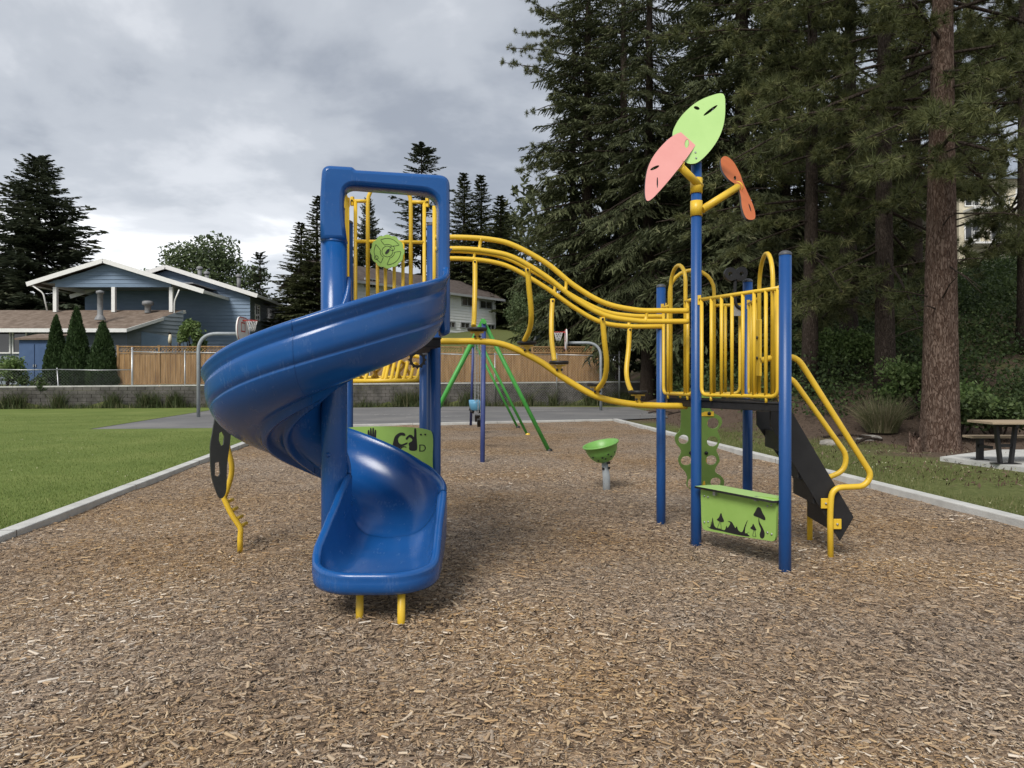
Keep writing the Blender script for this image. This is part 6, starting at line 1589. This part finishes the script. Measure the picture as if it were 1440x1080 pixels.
# big grass clump
gxc, gyc = gx(1240, 19.6), 19.6
T = thing('grass_clump', (gxc, gyc, terr(gxc, gyc)), 'tall clump of pale ornamental grass left of the thick trunk', 'plant')
def blades(n, R0, Lm, seed, mat, spread=0.9, tw=0.018, name='blades'):
    rs = np.random.default_rng(seed); a = rs.uniform(0, 6.28, n); r_ = R0 * np.sqrt(rs.random(n)); L_ = Lm * rs.uniform(0.55, 1.15, n)
    base = np.stack([r_ * np.cos(a), r_ * np.sin(a), np.zeros(n)], 1); outd = np.stack([np.cos(a), np.sin(a), np.zeros(n)], 1) * (rs.uniform(0.1, spread, n))[:, None] + rs.normal(size=(n, 3)) * [0.15, 0.15, 0]
    side = unit(np.cross(outd + [0, 0, 1.0], rs.normal(size=(n, 3)))) * tw / 2
    rows = []
    for t in (0, 0.45, 0.8, 1.0):
        p = base + outd * (L_ * t ** 1.5)[:, None] * 0.75 + np.stack([0 * L_, 0 * L_, L_ * (t - 0.42 * t * t * np.minimum(1, np.linalg.norm(outd, axis=1)))], 1); w = 1 - 0.85 * t
        rows += [p + side * w, p - side * w]
    V = np.stack(rows, 1).reshape(-1, 3); f = np.array([[0, 1, 3, 2], [2, 3, 5, 4], [4, 5, 7, 6]]); Fq = (np.arange(n)[:, None, None] * 8 + f[None]).reshape(-1, 4)
    return np_mesh(name, V, Fq, MAT[mat], tint=np.repeat(np.clip(rs.normal(0.5, 0.25, n), 0, 1), 3))
o = link('blades', blades(1100, 0.38, 1.1, 81, 'dry', spread=0.95, tw=0.016)); o.parent = T

# masses nobody could count: undergrowth on the slope, weeds along the wall, grass, chips
def mass(name, pts, mat, size, up=0.4, Lr=1.3, Wr=0.8, tmean=0.4):
    pts = np.array(pts); n = len(pts); d = unit(NR.normal(size=(n, 3)) + [0, 0, 0.1]); nrm = unit(NR.normal(size=(n, 3)) + [0, 0, up * 3]); s = unit(np.cross(d, nrm))
    sz = size * NR.uniform(0.6, 1.4, n) if not hasattr(size, '__len__') else np.array(size)
    v, f = quads_from(pts, d, s, sz * Lr, sz * Wr)
    return tag(link(name, np_mesh(name, v, f, MAT[mat], tint=np.clip(NR.normal(tmean, 0.22, n), 0, 1))), kind='stuff')
pts = []; szs = []
ru = random.Random(17)
for k in range(620):
    px = ru.uniform(940, 1560); y = ru.uniform(19, 62); x = gx(px, y)
    h = terr(x, y)
    if h < 0.35 or x < 7: continue
    R_ = ru.uniform(0.5, 1.3) * (0.75 + y / 60); n = 200
    for _ in range(n):
        u = rand = Vector((ru.gauss(0, 1), ru.gauss(0, 1), ru.gauss(0, 1))).normalized() * R_ * ru.random() ** 0.4
        pts.append((x + u.x, y + u.y, h + abs(u.z) * 1.25 + 0.05)); szs.append((0.03 + 0.0024 * y) * ru.uniform(0.7, 1.5))
mass('undergrowth', pts, 'shrub', szs)
# far woodland behind everything on the hill
pts = []; szs = []
for k in range(170):
    px = ru.uniform(700, 1700); y = ru.uniform(72, 120); x = gx(px, y); h = terr(x, y); H_ = ru.uniform(11, 20)
    for _ in range(150):
        t = ru.random() ** 0.7; r_ = (1 - t) * 3.4 * ru.random() ** 0.4 + 0.2; a = ru.uniform(0, 6.28)
        pts.append((x + r_ * math.cos(a), y + r_ * math.sin(a), h - 1 + H_ * t)); szs.append(ru.uniform(0.5, 1.0))
mass('far_woodland', pts, 'spruce', szs, Lr=1.5, Wr=0.5)
# weeds at the wall foot
pts = []
def strip(n, seed, mat, name, posf, Lm, tw):
    rs = np.random.default_rng(seed); P = np.array([posf(rs) for _ in range(n)]); L_ = Lm * rs.uniform(0.4, 1.2, n)
    outd = rs.normal(size=(n, 3)) * [0.35, 0.35, 0]; side = unit(np.cross(outd + [0, 0, 1.0], rs.normal(size=(n, 3)))) * (tw / 2)
    mid = P + outd * (L_ * 0.3)[:, None] + np.stack([0 * L_, 0 * L_, L_ * 0.6], 1); tip = P + outd * L_[:, None] + np.stack([0 * L_, 0 * L_, L_], 1)
    V = np.stack([P + side, P - side, mid + side * 0.6, mid - side * 0.6, tip], 1).reshape(-1, 3)
    b_ = np.arange(n)[:, None] * 5
    Fq = np.concatenate([b_ + [[0, 1, 3]], b_ + [[0, 3, 2]], b_ + [[2, 3, 4]]], 0)
    tn = np.clip(rs.normal(0.45, 0.25, n), 0, 1)
    return tag(link(name, np_mesh(name, V, Fq, MAT[mat], tint=np.concatenate([tn, tn, tn]))), kind='stuff')
def wpos(rs):
    x = rs.uniform(-46, 8.5); return (x, wall_y(x) - 0.25 - abs(rs.normal(0, 0.35)), 0.0)
def wpos2(rs):
    while True:
        x = rs.uniform(-46, 8.5)
        if noise.noise(Vector((x * 0.8, 4.4, 0))) + 0.5 * noise.noise(Vector((x * 2.3, 9.4, 0))) > rs.uniform(0, 0.35): return (x, wall_y(x) - 0.22 - abs(rs.normal(0, 0.25)), 0.0)
strip(6000, 91, 'weed', 'weeds', wpos, 0.36, 0.03)
strip(5000, 95, 'weed', 'tall_weeds', wpos2, 0.95, 0.035)
# lawn blades near the kerb
def lpos(rs):
    while True:
        y = 5.0 + 26 * rs.random() ** 1.9; x = curb_x(CURB_L, y) - 0.18 - rs.random() ** 1.3 * (y * 0.45 + 1.5)
        if x < -0.72 * y - 1.5 or (y > 21.0 and x > -13.0 - (y - 21.9) * 0.17): continue
        return (x, y, 0.02)
strip(62000, 92, 'grass', 'lawn_grass', lpos, 0.034, 0.006)
def rpos(rs):
    while True:
        y = 5.5 + 18 * rs.random() ** 1.5; x = curb_x(CURB_R, y) + 0.18 + rs.random() ** 1.4 * (6 - y * 0.1)
        if x > 0.74 * y + 1.2 or terr(x, y) > 0.3: continue
        if noise.noise(Vector((x * 0.45, y * 0.45, 9))) + 0.35 - 0.11 * (x - curb_x(CURB_R, y)) < rs.uniform(-0.3, 0.3): continue
        if x > gx(1322, 13.55) - 0.3 and 11.5 < y < 15.2 and x > 8.0 + (13.55 - y) * 0.05: continue
        return (x, y, terr(x, y) - 0.03)
strip(36000, 93, 'grass_dry', 'worn_grass', rpos, 0.055, 0.008)

# loose wood chips, real pieces as far as they can be told apart
def chips(n, seed):
    rs = np.random.default_rng(seed)
    y = 2.2 * np.exp(rs.random(n) ** 0.92 * math.log(15.5 / 2.2))
    x = (rs.random(n) * 2 - 1) * (0.74 * y + 1.3)
    keep = np.array([curb_x(CURB_L, b) + 0.02 < a < curb_x(CURB_R, b) - 0.02 for a, b in zip(x, y)]); x, y = x[keep], y[keep]; n = len(x)
    z = np.array([mulch_h(a, b) for a, b in zip(x, y)]) + rs.uniform(0.0, 0.016, n)
    L_ = np.clip(rs.lognormal(-4.12, 0.52, n), 0.008, 0.09); W_ = np.clip(L_ * rs.uniform(0.09, 0.36, n), 0.003, 0.015); Tk = W_ * rs.uniform(0.2, 0.5, n)
    a = rs.uniform(0, 6.28, n); el_ = rs.normal(0, 0.11, n)
    d = np.stack([np.cos(a) * np.cos(el_), np.sin(a) * np.cos(el_), np.sin(el_)], 1); up = unit(rs.normal(size=(n, 3)) * 0.2 + [0, 0, 1]); s = unit(np.cross(d, up)); u = np.cross(s, d)
    c = np.stack([x, y, z], 1); hl, hw = d * L_[:, None] / 2, s * W_[:, None] / 2; tk = u * Tk[:, None]
    tap = rs.uniform(0.3, 1.0, n)[:, None]
    V = np.stack([c - hl - hw, c - hl + hw, c + hl + hw * tap, c + hl - hw * tap], 1); V = np.concatenate([V, V + tk[:, None, :]], 1).reshape(-1, 3)
    f = np.array([[4, 5, 6, 7], [0, 4, 7, 3], [1, 2, 6, 5]]); Fq = (np.arange(n)[:, None, None] * 8 + f[None]).reshape(-1, 4)
    big = np.array([noise.noise(Vector((p, q, 1.5)) * 0.6) for p, q in zip(x, y)]) * 0.28
    tn = np.clip(rs.beta(1.7, 1.6, n) + big, 0, 1)
    return tag(link('loose_wood_chips', np_mesh('loose_wood_chips', V, Fq, MAT['chips'], tint=np.repeat(tn, 3))), kind='stuff')
chips(212000, 101)
# forest litter on the bare earth and bank
pts = []
for k in range(9000):
    y = ru.uniform(10, 36); px = ru.uniform(900, 1500); x = gx(px, y)
    if x < curb_x(CURB_R, min(y, 26.9)) + 1.2 or terr(x, y) > 2.2: continue
    pts.append((x, y, terr(x, y) - 0.01 + ru.uniform(0, 0.03)))
mass('forest_litter', pts, 'debris', 0.055, up=1.0, Lr=1.6, Wr=0.35)

pts = []
for k in range(1500):
    y = ru.uniform(5.8, 15); x = curb_x(CURB_R, y) + 0.25 + ru.random() * 4.5
    if x > 0.74 * y + 1.0 or terr(x, y) > 0.1 or noise.noise(Vector((x * 0.7, y * 0.7, 2))) < ru.uniform(-0.1, 0.4): continue
    pts.append((x, y, ru.uniform(0.03, 0.06)))
for k in range(900):
    y = ru.uniform(7, 20); x = curb_x(CURB_L, y) - 0.3 - ru.random() * 6
    if x < -0.74 * y - 1.0 or noise.noise(Vector((x * 0.5, y * 0.5, 5))) < ru.uniform(0.0, 0.4): continue
    pts.append((x, y, ru.uniform(0.04, 0.065)))
MAT['clover'] = tintmat('clover_heads', [(0.25, 0.25, 0.12), (0.36, 0.35, 0.22), (0.48, 0.46, 0.36)], 0.7)
mass('clover', pts, 'clover', 0.022, up=1.0, Lr=1.0, Wr=0.9)
# stump, rocks, fallen branches
b = at(1286, 632, 15.25); T = thing('tree_stump', (b.x, b.y, 0), 'small broken stump at the left foot of the thick pine', 'stump')
mb = MB()
seg = 12; prof_ = [(0.17, -0.1), (0.145, 0.05), (0.12, 0.2), (0.115, 0.3)]
vs = []
for i, (r_, z) in enumerate(prof_):
    for k in range(seg):
        a = 2 * math.pi * k / seg; zz_ = z + (0.12 * math.sin(a * 2.5) + 0.05 * math.sin(a * 7) if i == 3 else 0); rr = r_ * (1 + 0.12 * math.sin(a * 4))
        vs.append((b.x + rr * math.cos(a), b.y + rr * math.sin(a), zz_))
fs = [(i * seg + k, i * seg + (k + 1) % seg, (i + 1) * seg + (k + 1) % seg, (i + 1) * seg + k) for i in range(3) for k in range(seg)] + [[3 * seg + k for k in range(seg)]]
mb.add(vs, fs, True); mb.build('wood', MAT['bark_pine'], T)
def rock(px, y, s, label, z=None):
    x = gx(px, y); zb_ = terr(x, y) if z is None else z
    bm = bmesh.new(); bmesh.ops.create_icosphere(bm, subdivisions=3, radius=1)
    for v in bm.verts:
        n_ = noise.noise(v.co * 1.3 + Vector((px, y, 0))); v.co = Vector((v.co.x * s[0], v.co.y * s[1], v.co.z * s[2])) * (1 + 0.35 * n_)
    me = bpy.data.meshes.new('rock'); bm.to_mesh(me); bm.free(); o = link('rock', me, MAT['rock']); o.location = (x, y, zb_)
    tag(o, label, 'rock', 'rocks around the park')
rock(56, 40.2, (0.55, 0.35, 0.3), 'pale rock on top of the block wall near the shed', z=1.25)
rock(1165, 17.0, (0.22, 0.18, 0.10), 'flat pale rock on the bare earth right of the ladder handrail')
rock(1222, 18.4, (0.3, 0.2, 0.12), 'dark flat rock on the bank below the grass clump')
fl_ = [((1158, 18.5), (1225, 18.2)), ((940, 31), (985, 29)), ((912, 33), (945, 31.5)), ((1205, 16.8), (1240, 17.4))]
labs = ['long fallen branch on the bare earth below the grass clump', 'fallen branch on the bank behind the far blue post', 'small fallen branch on the bank beside the court corner', 'short fallen branch between the ladder and the stump']
for (a, c), lb in zip(fl_, labs):
    p = Vector((gx(*a), a[1], 0)); q = Vector((gx(*c), c[1], 0)); p.z = terr(p.x, p.y) + 0.04; q.z = terr(q.x, q.y) + 0.06; m__ = p.lerp(q, 0.5) + Vector((0, 0.1, 0.06))
    mb = MB(); mb.tube(spline([p, m__, q], 5), 0.035, 6); tag(mb.build('fallen_branch', MAT['bark_dark'], recalc=False), lb, 'branch', 'fallen branches on the bank')
